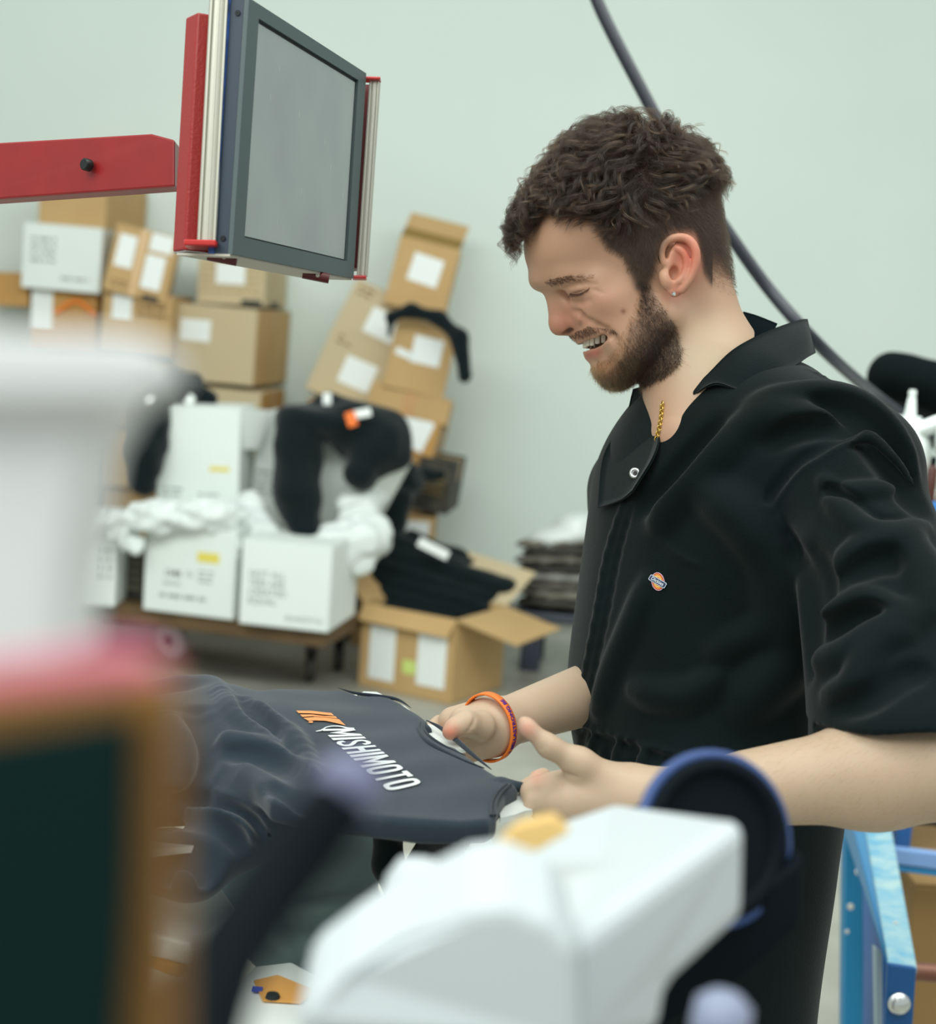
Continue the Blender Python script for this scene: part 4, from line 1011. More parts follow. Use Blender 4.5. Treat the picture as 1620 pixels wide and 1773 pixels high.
# sleeve wrinkles
fold([(1425, 832), (1448, 856), (1490, 852), (1545, 846)], .005, .012)
fold([(1432, 846), (1460, 872), (1500, 900), (1540, 912), (1570, 905)], .006, .012, VL)
fold([(1440, 870), (1470, 896), (1510, 925), (1560, 925), (1600, 912)], .006, .014)
fold([(1450, 992), (1478, 962), (1520, 945), (1580, 934)], .006, .014)
fold([(1470, 998), (1510, 974), (1560, 970), (1605, 985)], .006, .014, VL)
fold([(1400, 1072), (1450, 1062), (1500, 1040), (1550, 1060), (1600, 1062)], .006, .014)
fold([(1410, 1098), (1450, 1084), (1500, 1066), (1540, 1086)], .006, .014, VL)
fold([(1405, 1150), (1470, 1130), (1530, 1092), (1590, 1080)], .006, .016)
fold([(1432, 1202), (1480, 1188), (1502, 1150), (1532, 1110), (1570, 1100)], .007, .014)
fold([(1450, 1226), (1500, 1210), (1560, 1170), (1600, 1160)], .006, .014, VL)
fold([(1400, 960), (1412, 1010), (1408, 1060)], .008, .02, VL)
fold([(1360, 930), (1385, 1000), (1395, 1080), (1400, 1160)], .006, .02, VL)
fold([(1340, 950), (1352, 1040), (1360, 1120)], .008, .03)
fold([(1580, 940), (1604, 1000), (1612, 1060)], .007, .02)
# chest
fold([(1290, 745), (1230, 800), (1180, 850), (1140, 905)], .006, .025)
fold([(1240, 735), (1195, 790), (1150, 840), (1110, 880)], .005, .018, VL)
fold([(1230, 860), (1290, 900), (1320, 960)], .006, .03)
fold([(1130, 912), (1158, 948), (1185, 968), (1212, 980)], .0024, .004)
fold([(1100, 1195), (1150, 1206), (1200, 1202), (1245, 1172)], .005, .02)
fold([(1240, 1130), (1320, 1090), (1370, 1040)], .005, .02)
fold([(1290, 1230), (1330, 1180), (1380, 1150)], .006, .03)
fold([(1078, 872), (1052, 960), (1036, 1050), (1016, 1150), (998, 1235)], .0034, .006)
fold([(1092, 880), (1068, 960), (1050, 1050), (1030, 1150), (1012, 1240)], .003, .006, VL)
fold([(1120, 1010), (1090, 1090), (1060, 1160), (1035, 1230)], .004, .02)
# waist seam
fold([(976, 1226), (1000, 1252), (1030, 1268), (1075, 1282), (1131, 1300), (1200, 1318)], .004, .006)
fold([(972, 1234), (998, 1262), (1028, 1278), (1073, 1292), (1131, 1310), (1200, 1328)], .004, .008, VL)
for i in range(7):
    x = 985 + i * 22; fold([(x, 1262 + i * 6), (x - 4, 1300 + i * 5), (x + 6, 1330 + i * 4)], .0035, .008, i % 2 == 0)
sv, sq = suit.mesh(PD(1250, 1050, 1.5) - V(.62, .6, .62), PD(1250, 1050, 1.5) + V(.62, .6, .62), 0.0024)
keepv = sv[:, 2] > 0.0
sv = relax(sv, sq, 1); print('suit', len(sv))
coverall = fast_mesh('coverall', sv, sq, cloth, man)
def sheet(name, rows, mt, parent, thick=.0012, nu=8, nv=4, smooth=True):
    """rows of control points (each (px,py,depth offset)); a catmull-rom patch with thickness"""
    G = [cat_rom([tp(*p) for p in r], nu) for r in rows]; G = np.array(G)
    Gc = np.array([cat_rom(list(G[:, j]), nv) for j in range(G.shape[1])])   # (cols, rows, 3)
    a, b, _ = Gc.shape
    du = np.gradient(Gc, axis=0); dv = np.gradient(Gc, axis=1); n = np.cross(du, dv); n /= np.linalg.norm(n, axis=2)[..., None] + 1e-12
    top = (Gc + n * thick).reshape(-1, 3); bot = (Gc - n * thick).reshape(-1, 3)
    f = []
    for i in range(a - 1):
        for j in range(b - 1):
            q = (i * b + j, (i + 1) * b + j, (i + 1) * b + j + 1, i * b + j + 1); f += [q, tuple(x + a * b for x in q[::-1])]
    rim = [i * b for i in range(a)] + [(a - 1) * b + j for j in range(1, b)] + [i * b + b - 1 for i in range(a - 2, -1, -1)] + [j for j in range(b - 2, 0, -1)]
    for i in range(len(rim)):
        p, q = rim[i], rim[(i + 1) % len(rim)]; f.append((p, q, q + a * b, p + a * b))
    return mesh_obj(name, np.concatenate([top, bot]), f, mt, parent, smooth)
sheet('collar', [[(1176, 688, 92), (1217, 657, 108), (1262, 612, 110), (1300, 588, 88), (1345, 568, 40), (1384, 555, -30), (1396, 553, -70)],
                 [(1180, 690, 96), (1226, 664, 122), (1276, 645, 140), (1322, 618, 128), (1362, 598, 80), (1394, 582, 20), (1402, 580, -40)],
                 [(1186, 695, 98), (1236, 665, 136), (1290, 676, 158), (1345, 648, 146), (1378, 632, 110), (1399, 618, 60), (1410, 612, 0)]], cloth, coverall)
sheet('far_lapel', [[(1127, 664, -10), (1142, 712, 50), (1136, 780, 110), (1096, 850, 100)],
                    [(1112, 670, -40), (1108, 735, 10), (1095, 800, 50), (1075, 866, 60)],
                    [(1097, 674, -60), (1084, 726, -60), (1046, 772, -70), (1030, 830, -40), (1040, 884, 0)]][:2] + [[(1097, 674, -60), (1082, 728, -60), (1046, 790, -60), (1036, 880, 0)]], cloth, coverall)
tee_m = mat('undershirt', srgb(4, 16, 20), rough=.9, sheen=0, spec=.03)
sheet('undershirt_collar', [[(1286, 541, -75), (1274, 572, 30), (1250, 614, 78), (1222, 650, 92), (1200, 676, 92), (1166, 692, 84)],
                            [(1310, 548, -90), (1300, 580, 40), (1272, 620, 92), (1240, 660, 106), (1210, 686, 104), (1170, 702, 90)],
                            [(1345, 562, -90), (1330, 590, 40), (1292, 640, 96), (1250, 680, 108), (1215, 700, 104), (1175, 710, 90)]], tee_m, coverall)
# snap, chain, pocket badge
sn = base_suit.hit(1096, 820, 1.0); snn = nrm(-F_ * .9 - R_ * .35 + U_ * .1)
metal = mat('nickel', (.75, .78, .76), rough=.22, metal=.9)
mb = MB(); mb.lathe(sn - F_ * .016, snn, [(.0052, 0), (.0055, .0012), (.0046, .0022), (.0030, .0024), (.0026, .0012)], 20); mb.build('snap_button', metal, coverall)
mb = MB(); mb.lathe(sn - F_ * .0172, snn, [(.0024, 0), (.0022, .0008)], 12); mb.build('snap_socket', mat('snap_dark', (.02, .02, .02), rough=.4), coverall)
gold = mat('gold', srgb(214, 176, 92), rough=.25, metal=.95)
bodyhit = lambda x, y: (body.hit(x, y, 1.1))
cp = cat_rom([V(1146, 700), V(1143, 728), V(1137, 756), V(1131, 784)], 6)
mb = MB()
for i, p in enumerate(cp):
    c = bodyhit(p[0], p[1])
    if c is None: continue
    c = c - F_ * .0022; th = np.linspace(0, 2 * math.pi, 9); ax1 = U_; ax2 = R_ if i % 2 else nrm(R_ * .3 - F_)
    mb.tube([c + ax1 * .0028 * math.cos(t) + ax2 * .0019 * math.sin(t) for t in th], .0007, 5, cap=False)
mb.build('necklace', gold, man)
# embroidered badge
bp = suit.hit(1139, 1007, 1.0); e = .002
gn = nrm(np.array([suit((bp + V(e, 0, 0))[None])[0], suit((bp + V(0, e, 0))[None])[0], suit((bp + V(0, 0, e))[None])[0]]) - suit(bp[None])[0])
bu = nrm(U_ * .96 - R_ * .26 - gn * ((U_ * .96 - R_ * .26) @ gn)); br = np.cross(bu, gn)
def badge_pt(x, y, h): return bp + br * x + bu * y + gn * (h + .0006)
def disc(name, rx, ry, h, col, inner=0.0):
    n = 28; v = []; f = []
    for k in range(n):
        t = 2 * math.pi * k / n
        v += [badge_pt(rx * math.cos(t), ry * math.sin(t), h), badge_pt(rx * math.cos(t) * inner, ry * math.sin(t) * inner, h), badge_pt(rx * math.cos(t), ry * math.sin(t), h - .0008)]
    for k in range(n):
        a = 3 * k; b = 3 * ((k + 1) % n); f += [(a, b, b + 1, a + 1), (a + 2, b + 2, b, a)]
    return mesh_obj(name, v, f, mat('thread_' + name, srgb(*col), rough=.6), badge)
badge = mesh_obj('badge', [badge_pt(.0064 * math.cos(t), .0088 * math.sin(t), 0) for t in np.linspace(0, 6.2832, 29)[:-1]], [tuple(range(28))], mat('thread_white', srgb(214, 190, 205), rough=.6), coverall)
disc('badge_red', .0058, .0082, .0002, (198, 66, 44)); disc('badge_orange', .0050, .0073, .0004, (226, 140, 52)); disc('badge_yellow', .0040, .0058, .0006, (236, 190, 96)); disc('badge_core', .0028, .0042, .0008, (208, 110, 50))
d1 = nrm(br * .74 - bu * .67); d2 = np.cross(gn, d1)
def bar(name, L, W, h, col):
    c = bp + gn * (h + .0006); n = 6; pts = []
    for sx, sy in ((-1, -1), (1, -1), (1, 1), (-1, 1)):
        for k in range(4):
            a = math.atan2(sy, sx) + (k - 1.5) * .35; pts.append(c + d1 * (sx * (L - W * .5) + W * .5 * math.cos(a) * 1.2) + d2 * (sy * W * .5 + W * .5 * math.sin(a)))
    pts = sorted(pts, key=lambda p: math.atan2((p - c) @ d2 / W, (p - c) @ d1 / L))
    return mesh_obj(name, pts, [tuple(range(len(pts)))], mat('thread_' + name, srgb(*col), rough=.6), badge)
bar('badge_band', .0090, .0030, .0012, (196, 206, 218)); bar('badge_band_blue', .0084, .0023, .0014, (34, 48, 88))
text_mesh('badge_lettering', 'Dickies', bp + gn * .0023, d1, d2, .0046, mat('thread_pale', srgb(216, 226, 232), rough=.6), badge, bold=.02)
mb = MB(); mb.lathe(bp + gn * .001 + PD(1144.5, 1021, D0) - PD(1139, 1007, D0), gn, [(.0013, 0), (.0011, .0006)], 8); mb.build('badge_dot', mat('thread_white2', srgb(200, 190, 205), rough=.6), badge)
# wristband on the far arm
wa = nrm(FW - FE); wc = FW + wa * .004; orange = mat('orange_rubber', srgb(246, 126, 42), rough=.5)
p0 = PD(834, 1206, 1.43); 
wn = nrm(wa * .92 + U_ * .0 - F_ * .30)
w1 = nrm(U_ - wn * (U_ @ wn)); w2 = np.cross(wn, w1)
wc = PD(846, 1259, 1.425)
def band_pt(t, o, h): return wc + (.0308 + o) * (math.cos(t) * w1 * 1.03 + math.sin(t) * w2 * .9) + wn * h
n = 48; v = []; f = []
for k in range(n):
    t = 2 * math.pi * k / n
    v += [band_pt(t, 0, -.0048), band_pt(t, .0018, -.0044), band_pt(t, .0018, .0044), band_pt(t, 0, .0048)]
for k in range(n):
    for j in range(4):
        a = 4 * k + j; b = 4 * ((k + 1) % n) + j; a2 = 4 * k + (j + 1) % 4; b2 = 4 * ((k + 1) % n) + (j + 1) % 4; f.append((a, b, b2, a2))
wband = mesh_obj('wristband', v, f, orange, man, True); wband['label'] = 'orange rubber wristband with purple lettering'
sgn = 1 if (band_pt(math.pi / 2, 0, 0) - band_pt(0, 0, 0)) @ F_ < 0 else -1
text_mesh('wristband_lettering', '< #ELLASTRONG BE', None, None, None, 1, mat('purple_ink', srgb(66, 36, 150), rough=.5), wband, bold=.03,
          warp=lambda x, y: band_pt(sgn * (math.pi * .47 + 0.0 - x * .0068 / .0318 * .92), .0021, (y - .03) * .0068))
# trouser legs and shoes below the frame
legs = SDF(); 
for (x, w_) in ((1255, 110), (1165, -90)):
    a = tp(x, 1770, w_); b = V(a[0] - .01, a[1] + .02, .09); legs.cone(a, b, 0.086, 0.062, k=.02)
lv, lq = legs.mesh(V(-.3, .8, -.05), V(.9, 2.2, 1.2), .008)
fast_mesh('trouser_legs', lv, lq, cloth, coverall)
shoe_m = mat('shoe', srgb(24, 24, 26), rough=.6)
for (x, w_) in ((1255, 110), (1165, -90)):
    a = tp(x, 1770, w_); S_ = SDF(); c = V(a[0] - .01, a[1] + .02, .045)
    S_.ell(c, (.05, .05, .045), k=.02); S_.ell(c + V(-.09, -.03, -.005), (.09, .048, .036), k=.03); S_.add(lambda P: P[:, 2] - .002, (0, 0, 0), 1e3, 'i' if False else 's', .002)
    S_.p[-1] = (lambda P: P[:, 2] - .002, V(0, 0, 0), 1e3, 's', .002)
    tv, tq = S_.mesh(c - .25, c + .25, .006); fast_mesh('shoe', tv, tq, shoe_m, man)
# ================================================================= shirt being pulled over the print platen
ZP = 1.17
def Q(px, py, dz=0.0): return PZ(px, py, ZP + dz)
navy = mat('charcoal_jersey', srgb(40, 52, 62), rough=.85, sheen=.25, spec=.2, noise=.35, nscale=14, col2=srgb(32, 44, 54), bump=.2, bscale=900)
navyd = mat('charcoal_rib', srgb(32, 42, 52), rough=.85, sheen=.2, spec=.2)
top = [(478, 1202), (520, 1199), (590, 1192), (625, 1203), (668, 1205), (700, 1218), (738, 1246), (778, 1284), (830, 1322), (876, 1350), (898, 1360), (874, 1372), (862, 1392), (860, 1412), (846, 1420), (800, 1424), (720, 1420), (640, 1412), (540, 1400), (470, 1382), (420, 1330), (410, 1250)]
poly = np.array([Q(*p)[:2] for p in top])
def poly_sdf(P2, poly):
    d = np.full(len(P2), 1e9); n = len(poly); ins = inpoly(P2[:, 0], P2[:, 1], poly)
    for i in range(n):
        a = poly[i]; e = poly[(i + 1) % n] - a; w_ = P2 - a; t = np.clip((w_ @ e) / (e @ e), 0, 1)
        d = np.minimum(d, ((w_ - t[:, None] * e) ** 2).sum(1))
    return np.where(ins, -1, 1) * np.sqrt(d)
shirt = SDF(); pc = poly.mean(0); TH = .010; RR = .006
def slab(P):
    d2 = poly_sdf(P[:, :2], poly) + RR; dz = np.abs(P[:, 2] - (ZP - TH)) - TH + RR
    return np.minimum(np.maximum(d2, dz), 0) + np.sqrt(np.maximum(d2, 0) ** 2 + np.maximum(dz, 0) ** 2) - RR
shirt.add(slab, V(pc[0], pc[1], ZP), .45, 'u', .01)
def sc_(p, q, r1, r2, k=.03, op='u'): shirt.cone(p, q, r1, r2, op, k)
# slack body of the shirt on the left
shirt.ell(Q(430, 1300, -.03), (.085, .11, .034), k=.04)
shirt.ell(Q(330, 1300, -.035), (.07, .13, .040), k=.04)
shirt.ell(Q(200, 1320, -.03), (.10, .12, .035), k=.04)
sc_(Q(362, 1205, -.018), Q(440, 1290, -.014), .020, .014)
sc_(Q(300, 1215, -.02), Q(150, 1230, -.02), .022, .022)
sc_(Q(440, 1410, -.045), Q(330, 1500, -.075), .030, .022, .03)
sc_(Q(330, 1500, -.075), Q(240, 1500, -.085), .022, .02, .03)
sc_(Q(540, 1405, -.03), Q(420, 1440, -.06), .022, .024, .03)
def sfold(pts, r, up=True, k=.012):
    w_ = [p for p in base_shirt.hits(cat_rom([V(*p) for p in pts], 4)) if p[0] == p[0]]
    if len(w_) < 2: return
    n = len(w_); rr = [max(.0005, r * math.sin(math.pi * (i + .7) / (n + .4)) ** .7) for i in range(n)]
    w_ = [p + V(0, 0, -.55 * q if up else .55 * q) for p, q in zip(w_, rr)]
    shirt.chain(w_, rr, 'u' if up else 's', k)
shirt.cone(Q(872, 1362, -.006), Q(916, 1362, -.004), .008, .0035, 'u', .006)
base_shirt = SDF(); base_shirt.p = list(shirt.p)
sfold([(380, 1190), (400, 1220), (440, 1262), (500, 1320)], .007)
sfold([(430, 1212), (470, 1240), (520, 1290), (540, 1340)], .005)
sfold([(420, 1208), (440, 1235), (480, 1275)], .005, False)
sfold([(330, 1290), (380, 1280), (440, 1290), (500, 1318), (540, 1345)], .006)
sfold([(400, 1306), (450, 1310), (500, 1335), (540, 1370)], .009, False)
sfold([(270, 1366), (330, 1376), (400, 1400), (455, 1432)], .005)
sfold([(268, 1380), (330, 1390), (390, 1410), (450, 1440)], .006, False)
sfold([(268, 1400), (340, 1408), (400, 1430), (430, 1455)], .005)
sfold([(266, 1415), (340, 1424), (390, 1446), (420, 1470)], .006, False)
sfold([(340, 1230), (345, 1290), (330, 1340)], .007, False, .02)
sfold([(480, 1360), (520, 1375), (560, 1400)], .005, False, .02)
sfold([(290, 1240), (310, 1300), (300, 1350)], .006, True, .02)
# cavity where the foil covered board shows
shirt.ell(Q(318, 1462, -.052), (.060, .035, .011), rot2(.1) @ CB, 's', .006)
# neck hole, with the white board beneath
shirt.ell(Q(766, 1275, 0), (.034, .0115, .018), np.stack([nrm(Q(800, 1300) - Q(735, 1252)), np.cross(V(0, 0, 1), nrm(Q(800, 1300) - Q(735, 1252))), V(0, 0, 1)]), 's', .003)
shirt.add(lambda P: np.sin(P @ np.array([[61, 20, 9], [-33, 74, 5], [90, -41, 12]]).T).sum(1) * .0005, (0, 0, 0), 1e3, 'd')
c = Q(520, 1320); lo = V(c[0] - .62, c[1] - .42, ZP - .19); hi = V(c[0] + .45, c[1] + .50, ZP + .06)
sv_, sq_ = shirt.mesh(lo, hi, .0022); sv_ = relax(sv_, sq_, 1); print('shirt', len(sv_))
tee = fast_mesh('printed_shirt', sv_, sq_, navy)
recenter(tee); tag(tee, 'dark charcoal shirt with an orange and white chest print stretched over the print board', 'shirt')
def chainpts(pts, dz, n=5): return [Q(p[0], p[1], dz) for p in cat_rom([V(*p) for p in pts], n)]
mb = MB(); mb.tube(chainpts([(728, 1250), (724, 1262), (735, 1280), (762, 1298), (800, 1316), (838, 1330)], .0006), list(.0022 * np.sin(np.linspace(.2, 2.94, 26))), 8); mb.tube(chainpts([(738, 1248), (734, 1262), (745, 1276), (770, 1292), (806, 1308)], .0006), list(.0014 * np.sin(np.linspace(.2, 2.94, 21))), 8); mb.build('neck_rib', navyd, tee)
mb = MB(); mb.tube(chainpts([(738, 1247), (762, 1260), (790, 1282), (820, 1308), (850, 1332)], .0005), list(.0024 * np.sin(np.linspace(.15, 2.99, 21))), 8); mb.build('back_neck', navyd, tee)
mb = MB()
for o_ in (0, 7): mb.tube(chainpts([(884 - o_, 1358), (868 - o_, 1372), (858 - o_, 1390), (857 - o_, 1412)], .0006), .0012, 8)
mb.build('sleeve_hem', navyd, tee)
mb = MB(); mb.tube(chainpts([(585, 1191), (615, 1200), (660, 1206), (690, 1212), (712, 1226)], .0006), list(.0020 * np.sin(np.linspace(.1, 3.04, 21))), 8); mb.build('far_sleeve_hem', navyd, tee)
# print: white lettering and orange monogram mapped on the chest
P00, P10, P11, P01 = [Q(*p)[:2] for p in ((556, 1263), (673, 1371), (732, 1357), (612, 1262))]
gx, gy = np.meshgrid(np.arange(500, 756, 4.0), np.arange(1212, 1392, 4.0)); GH = shirt.hits(np.stack([gx.ravel(), gy.ravel()], 1), 1.0)
GH = np.where(np.isnan(GH[:, :1]), np.array([Q(a, b) for a, b in zip(gx.ravel(), gy.ravel())]), GH).reshape(gx.shape + (3,))
def onsurf(x, y):
    i = min(max((x - 500) / 4, 0), gx.shape[1] - 1.001); j = min(max((y - 1212) / 4, 0), gx.shape[0] - 1.001); a, b = int(i), int(j); u, v = i - a, j - b
    h_ = (1 - u) * (1 - v) * GH[b, a] + u * (1 - v) * GH[b, a + 1] + (1 - u) * v * GH[b + 1, a] + u * v * GH[b + 1, a + 1]
    r = nrm(h_ - CAM); return h_ - r * .003 + V(0, 0, .0004)
def onshirt(u, v):
    p = (1 - u) * (1 - v) * P00 + u * (1 - v) * P10 + u * v * P11 + (1 - u) * v * P01
    x_, y_, _ = proj(V(p[0], p[1], ZP)); return onsurf(x_, y_)
ptx = mat('white_print', srgb(226, 232, 230), rough=.6); por = mat('orange_print_ink', srgb(240, 156, 92), rough=.6)
G_ = {}
def bars(*s): return s
# heavy condensed letters drawn as polygons on a 1 x 1 cell
W2 = .30
LET = {'M': [[(0, 0), (.24, 0), (.24, 1), (0, 1)], [(.76, 0), (1, 0), (1, 1), (.76, 1)], [(.24, 1), (.24, .62), (.5, .12), (.5, .5)], [(.76, 1), (.76, .62), (.5, .12), (.5, .5)]],
       'I': [[(.0, 0), (1, 0), (1, 1), (.0, 1)]], 'H': [[(0, 0), (W2, 0), (W2, 1), (0, 1)], [(1 - W2, 0), (1, 0), (1, 1), (1 - W2, 1)], [(W2, .42), (1 - W2, .42), (1 - W2, .60), (W2, .60)]],
       'T': [[(.35, 0), (.65, 0), (.65, .84), (.35, .84)], [(0, .84), (1, .84), (1, 1), (0, 1)]]}
def ring(u, v, pts_o, pts_i):
    n = len(pts_o); return [[pts_o[i], pts_o[(i + 1) % n], pts_i[(i + 1) % n], pts_i[i]] for i in range(n)]
oo = [(.5 + .5 * math.copysign(abs(math.cos(t)) ** .6, math.cos(t)), .5 + .5 * math.copysign(abs(math.sin(t)) ** .6, math.sin(t))) for t in np.linspace(0, 6.283, 25)[:-1]]
oi = [(.5 + .20 * math.copysign(abs(math.cos(t)) ** .6, math.cos(t)), .5 + .36 * math.copysign(abs(math.sin(t)) ** .6, math.sin(t))) for t in np.linspace(0, 6.283, 25)[:-1]]
LET['O'] = ring(0, 0, oo, oi)
sp = cat_rom([V(.88, .72), V(.80, .88), (V(.5, .93)), V(.2, .86), V(.14, .70), V(.3, .57), V(.6, .46), V(.85, .32), V(.82, .14), V(.5, .07), V(.2, .12), V(.12, .28)], 3)
LET['S'] = []
for i in range(len(sp) - 1):
    t = nrm(sp[min(i + 1, len(sp) - 1)] - sp[max(i - 1, 0)] + V(1e-6, 0)); n1 = V(-t[1] * .15, t[0] * .07)
    t2 = nrm(sp[min(i + 2, len(sp) - 1)] - sp[i] + V(1e-6, 0)); n2 = V(-t2[1] * .15, t2[0] * .07)
    LET['S'].append([tuple(sp[i] - n1), tuple(sp[i + 1] - n2), tuple(sp[i + 1] + n2), tuple(sp[i] + n1)])
wd = {'M': 1.25, 'I': .32, 'S': .8, 'H': .9, 'O': .92, 'T': .8}; word = 'MISHIMOTO'; tot = sum(wd[c_] for c_ in word) + .16 * 8; x = 0
for i, ch in enumerate(word):
    if x > 0: x += .16
    v_ = []; f_ = []
    for pl in LET[ch]:
        b = len(v_)
        for (a, bb) in pl: v_.append(onshirt((x + a * wd[ch]) / tot, bb))
        f_.append(tuple(range(b, len(v_))))
    mesh_obj('print_letter', v_, f_, ptx, tee); x += wd[ch]
def onpx(pts, name, mt): return mesh_obj(name, [onsurf(x, y) for x, y in pts], [tuple(range(len(pts)))], mt, tee)
z5 = lambda x, y: (490 + x / 6, 1200 + y / 6)
def strip(ctr, wds, name, mt):
    c_ = cat_rom([V(*z5(*p)) for p in ctr], 4); n = len(c_); v_ = []; f_ = []
    for i, p in enumerate(c_):
        t = nrm(c_[min(i + 1, n - 1)] - c_[max(i - 1, 0)]); nn = V(-t[1], t[0]); w_ = np.interp(i / (n - 1), np.linspace(0, 1, len(wds)), wds) / 6
        v_ += [onsurf(*(p - nn * w_)), onsurf(*(p + nn * w_))]
    for i in range(n - 1): f_.append((2 * i, 2 * i + 2, 2 * i + 3, 2 * i + 1))
    return mesh_obj(name, v_, f_, mt, tee)
strip([(340, 400), (400, 388), (450, 358), (520, 346), (600, 350), (670, 368), (738, 370)], [3, 7, 5, 5, 6, 8, 5], 'print_swoosh', ptx)
onpx([z5(*p) for p in ((136, 186), (300, 188), (440, 205), (500, 210), (530, 238), (400, 226), (280, 214), (160, 212))], 'print_monogram', por)
onpx([z5(*p) for p in ((176, 226), (300, 226), (420, 240), (545, 245), (563, 268), (430, 252), (300, 244), (200, 252))], 'print_monogram', por)
onpx([z5(*p) for p in ((210, 262), (330, 252), (440, 258), (580, 276), (650, 340), (560, 318), (440, 292), (330, 288), (262, 292))], 'print_monogram', por)
onpx([z5(288 + 25 * math.cos(t), 304 + 10 * math.sin(t)) for t in np.linspace(0, 6.28, 13)[:-1]], 'print_dot', por)
# the board under the shirt
pw = mat('platen_white', srgb(224, 230, 224), rough=.5)
foil = mat('foil_tape', (.62, .62, .60), rough=.32, metal=.85, bump=.9, bscale=90)
steel = mat('dark_steel', srgb(24, 30, 32), rough=.5, metal=.2)
platen = empty('print_board', Q(640, 1320, -.06), 'white taped print board under the dark printed shirt', 'print board')
mb = MB(); mb.prism([Q(x, y, -.0155) for x, y in ((600, 1216), (655, 1216), (700, 1236), (800, 1322), (868, 1388), (860, 1404), (800, 1412), (640, 1400), (420, 1330))], V(0, 0, .008)); mb.build('board_top', pw, platen)
mb = MB(); mb.prism([Q(x, y, -.012) for x, y in ((862, 1376), (880, 1360), (892, 1364), (900, 1372), (908, 1382), (931, 1393), (922, 1402), (908, 1404), (892, 1410), (866, 1416))], V(0, 0, -.005)); mb.build('torn_tape_corner', pw, platen)
mb = MB(); mb.prism([Q(x, y, -.002) for x, y in ((618, 1203), (630, 1197), (652, 1198), (668, 1206), (640, 1207))], V(0, 0, -.004)); mb.build('far_corner', pw, platen)
mb = MB(); mb.prism([Q(x, y, -.006) for x, y in ((736, 1252), (758, 1258), (796, 1286), (806, 1298), (785, 1298), (745, 1276))], V(0, 0, -.003)); mb.build('board_edge', pw, platen)
mb = MB(); mb.prism([Q(x, y, -.062) for x, y in ((200, 1452), (300, 1444), (385, 1460), (392, 1470), (300, 1480), (200, 1492))], V(0, 0, .006)); mb.build('foil_cover', foil, platen)
mb = MB(); a, b = PD(795, 1440, 1.24), PD(770, 1560, 1.27); mb.box((a + b) / 2, np.stack([R_, F_, U_]), (.022, .03, .10), .004); mb.build('bracket', steel, platen)
mb = MB(); mb.tube([PD(790, 1425, 1.26), PD(760, 1470, 1.27), PD(700, 1560, 1.3), PD(690, 1900, 1.34)], .02, 10); mb.build('support_arm', steel, platen)
# cloth hanging below the board
hang = drape('hanging_cloth', [(672, 1430, 1.30, 672, 1500, 1.31, 26, 24), (672, 1500, 1.31, 688, 1585, 1.33, 26, 12), (700, 1432, 1.29, 790, 1440, 1.26, 20, 12)], blk, 'black back panel of the printed shirt hanging below the board edge', 'cloth', amp=.0015, h=.003, k=.01, parent=None)
hang.parent = tee; hang.location = tuple(np.array(hang.location) - np.array(tee.location))
for k_ in ('label', 'category', 'group'):
    if k_ in hang: del hang[k_]
# second, grey green shirt lying on the next board, lower down
grey_j = mat('slate_jersey', srgb(112, 132, 132), rough=.85, sheen=.2, spec=.2, noise=.3, nscale=10, col2=srgb(98, 118, 118))
g2 = SDF()
for q_ in ((520, 1500, 1.50, 95, 60, 70, -10), (570, 1590, 1.50, 110, 60, 80, 0), (520, 1660, 1.49, 95, 50, 70, 20), (430, 1560, 1.50, 60, 70, 60, 0), (600, 1480, 1.52, 70, 55, 50, 0)):
    g2.ell(PD(*q_[:3]), V(*q_[3:6]) * q_[2] / FPX, rot2(math.radians(q_[6])) @ CB, k=.03)
b2 = SDF(); b2.p = list(g2.p)
def gf(pts, r, up):
    w_ = [p for p in b2.hits(cat_rom([V(*p) for p in pts], 3), 1.2) if p[0] == p[0]]
    if len(w_) > 1: g2.chain([p + F_ * (r * .5 if up else -r * .5) for p in w_], r, 'u' if up else 's', .01)
gf([(520, 1588), (590, 1582), (650, 1580)], .004, False); gf([(520, 1600), (590, 1598), (655, 1602)], .004, False); gf([(500, 1572), (580, 1568), (650, 1566)], .004, True)
gf([(500, 1650), (550, 1662), (600, 1690)], .006, False); gf([(430, 1540), (470, 1600), (500, 1640)], .006, True)
gv, gq = g2.mesh(PD(530, 1570, 1.5) - .2, PD(530, 1570, 1.5) + .2, .003)
o = fast_mesh('slate_shirt', relax(gv, gq, 1), gq, grey_j); recenter(o); tag(o, 'slate green shirt bunched on the lower board beneath the printed shirt', 'shirt')
# lower white boards with amber tape
def board(name, pts, z, th, label, par=None):
    mb = MB(); mb.prism([PZ(x, y, z) for x, y in pts], V(0, 0, -th)); o = mb.build(name, pw); recenter(o)
    bv = o.modifiers.new('bevel', 'BEVEL'); bv.width = .003; bv.segments = 2
    return tag(o, label, 'print board')
am = mat('amber_tape', srgb(222, 160, 78), rough=.4)
zb = 1.03
o = board('lower_print_board', [(150, 1500), (300, 1498), (380, 1530), (408, 1572), (330, 1632), (240, 1612), (150, 1600)], zb, .02, 'white print board with an amber lip below the foil covered one')
mb = MB(); mb.prism([PZ(x, y, zb - .021) for x, y in ((240, 1618), (330, 1638), (352, 1626), (340, 1650), (310, 1668), (230, 1640))], V(0, 0, -.012)); t_ = mb.build('amber_lip', am, o)
o = board('lower_print_board', [(395, 1790), (400, 1720), (440, 1672), (505, 1664), (552, 1690), (560, 1730), (540, 1800)], zb - .03, .02, 'white print board with amber tape and a dark screw, near the bottom edge')
mb = MB(); mb.prism([PZ(x, y, zb - .0285) for x, y in ((440, 1700), (480, 1690), (545, 1716), (520, 1738), (455, 1734))], V(0, 0, .0012)); mb.build('amber_tape', am, o)
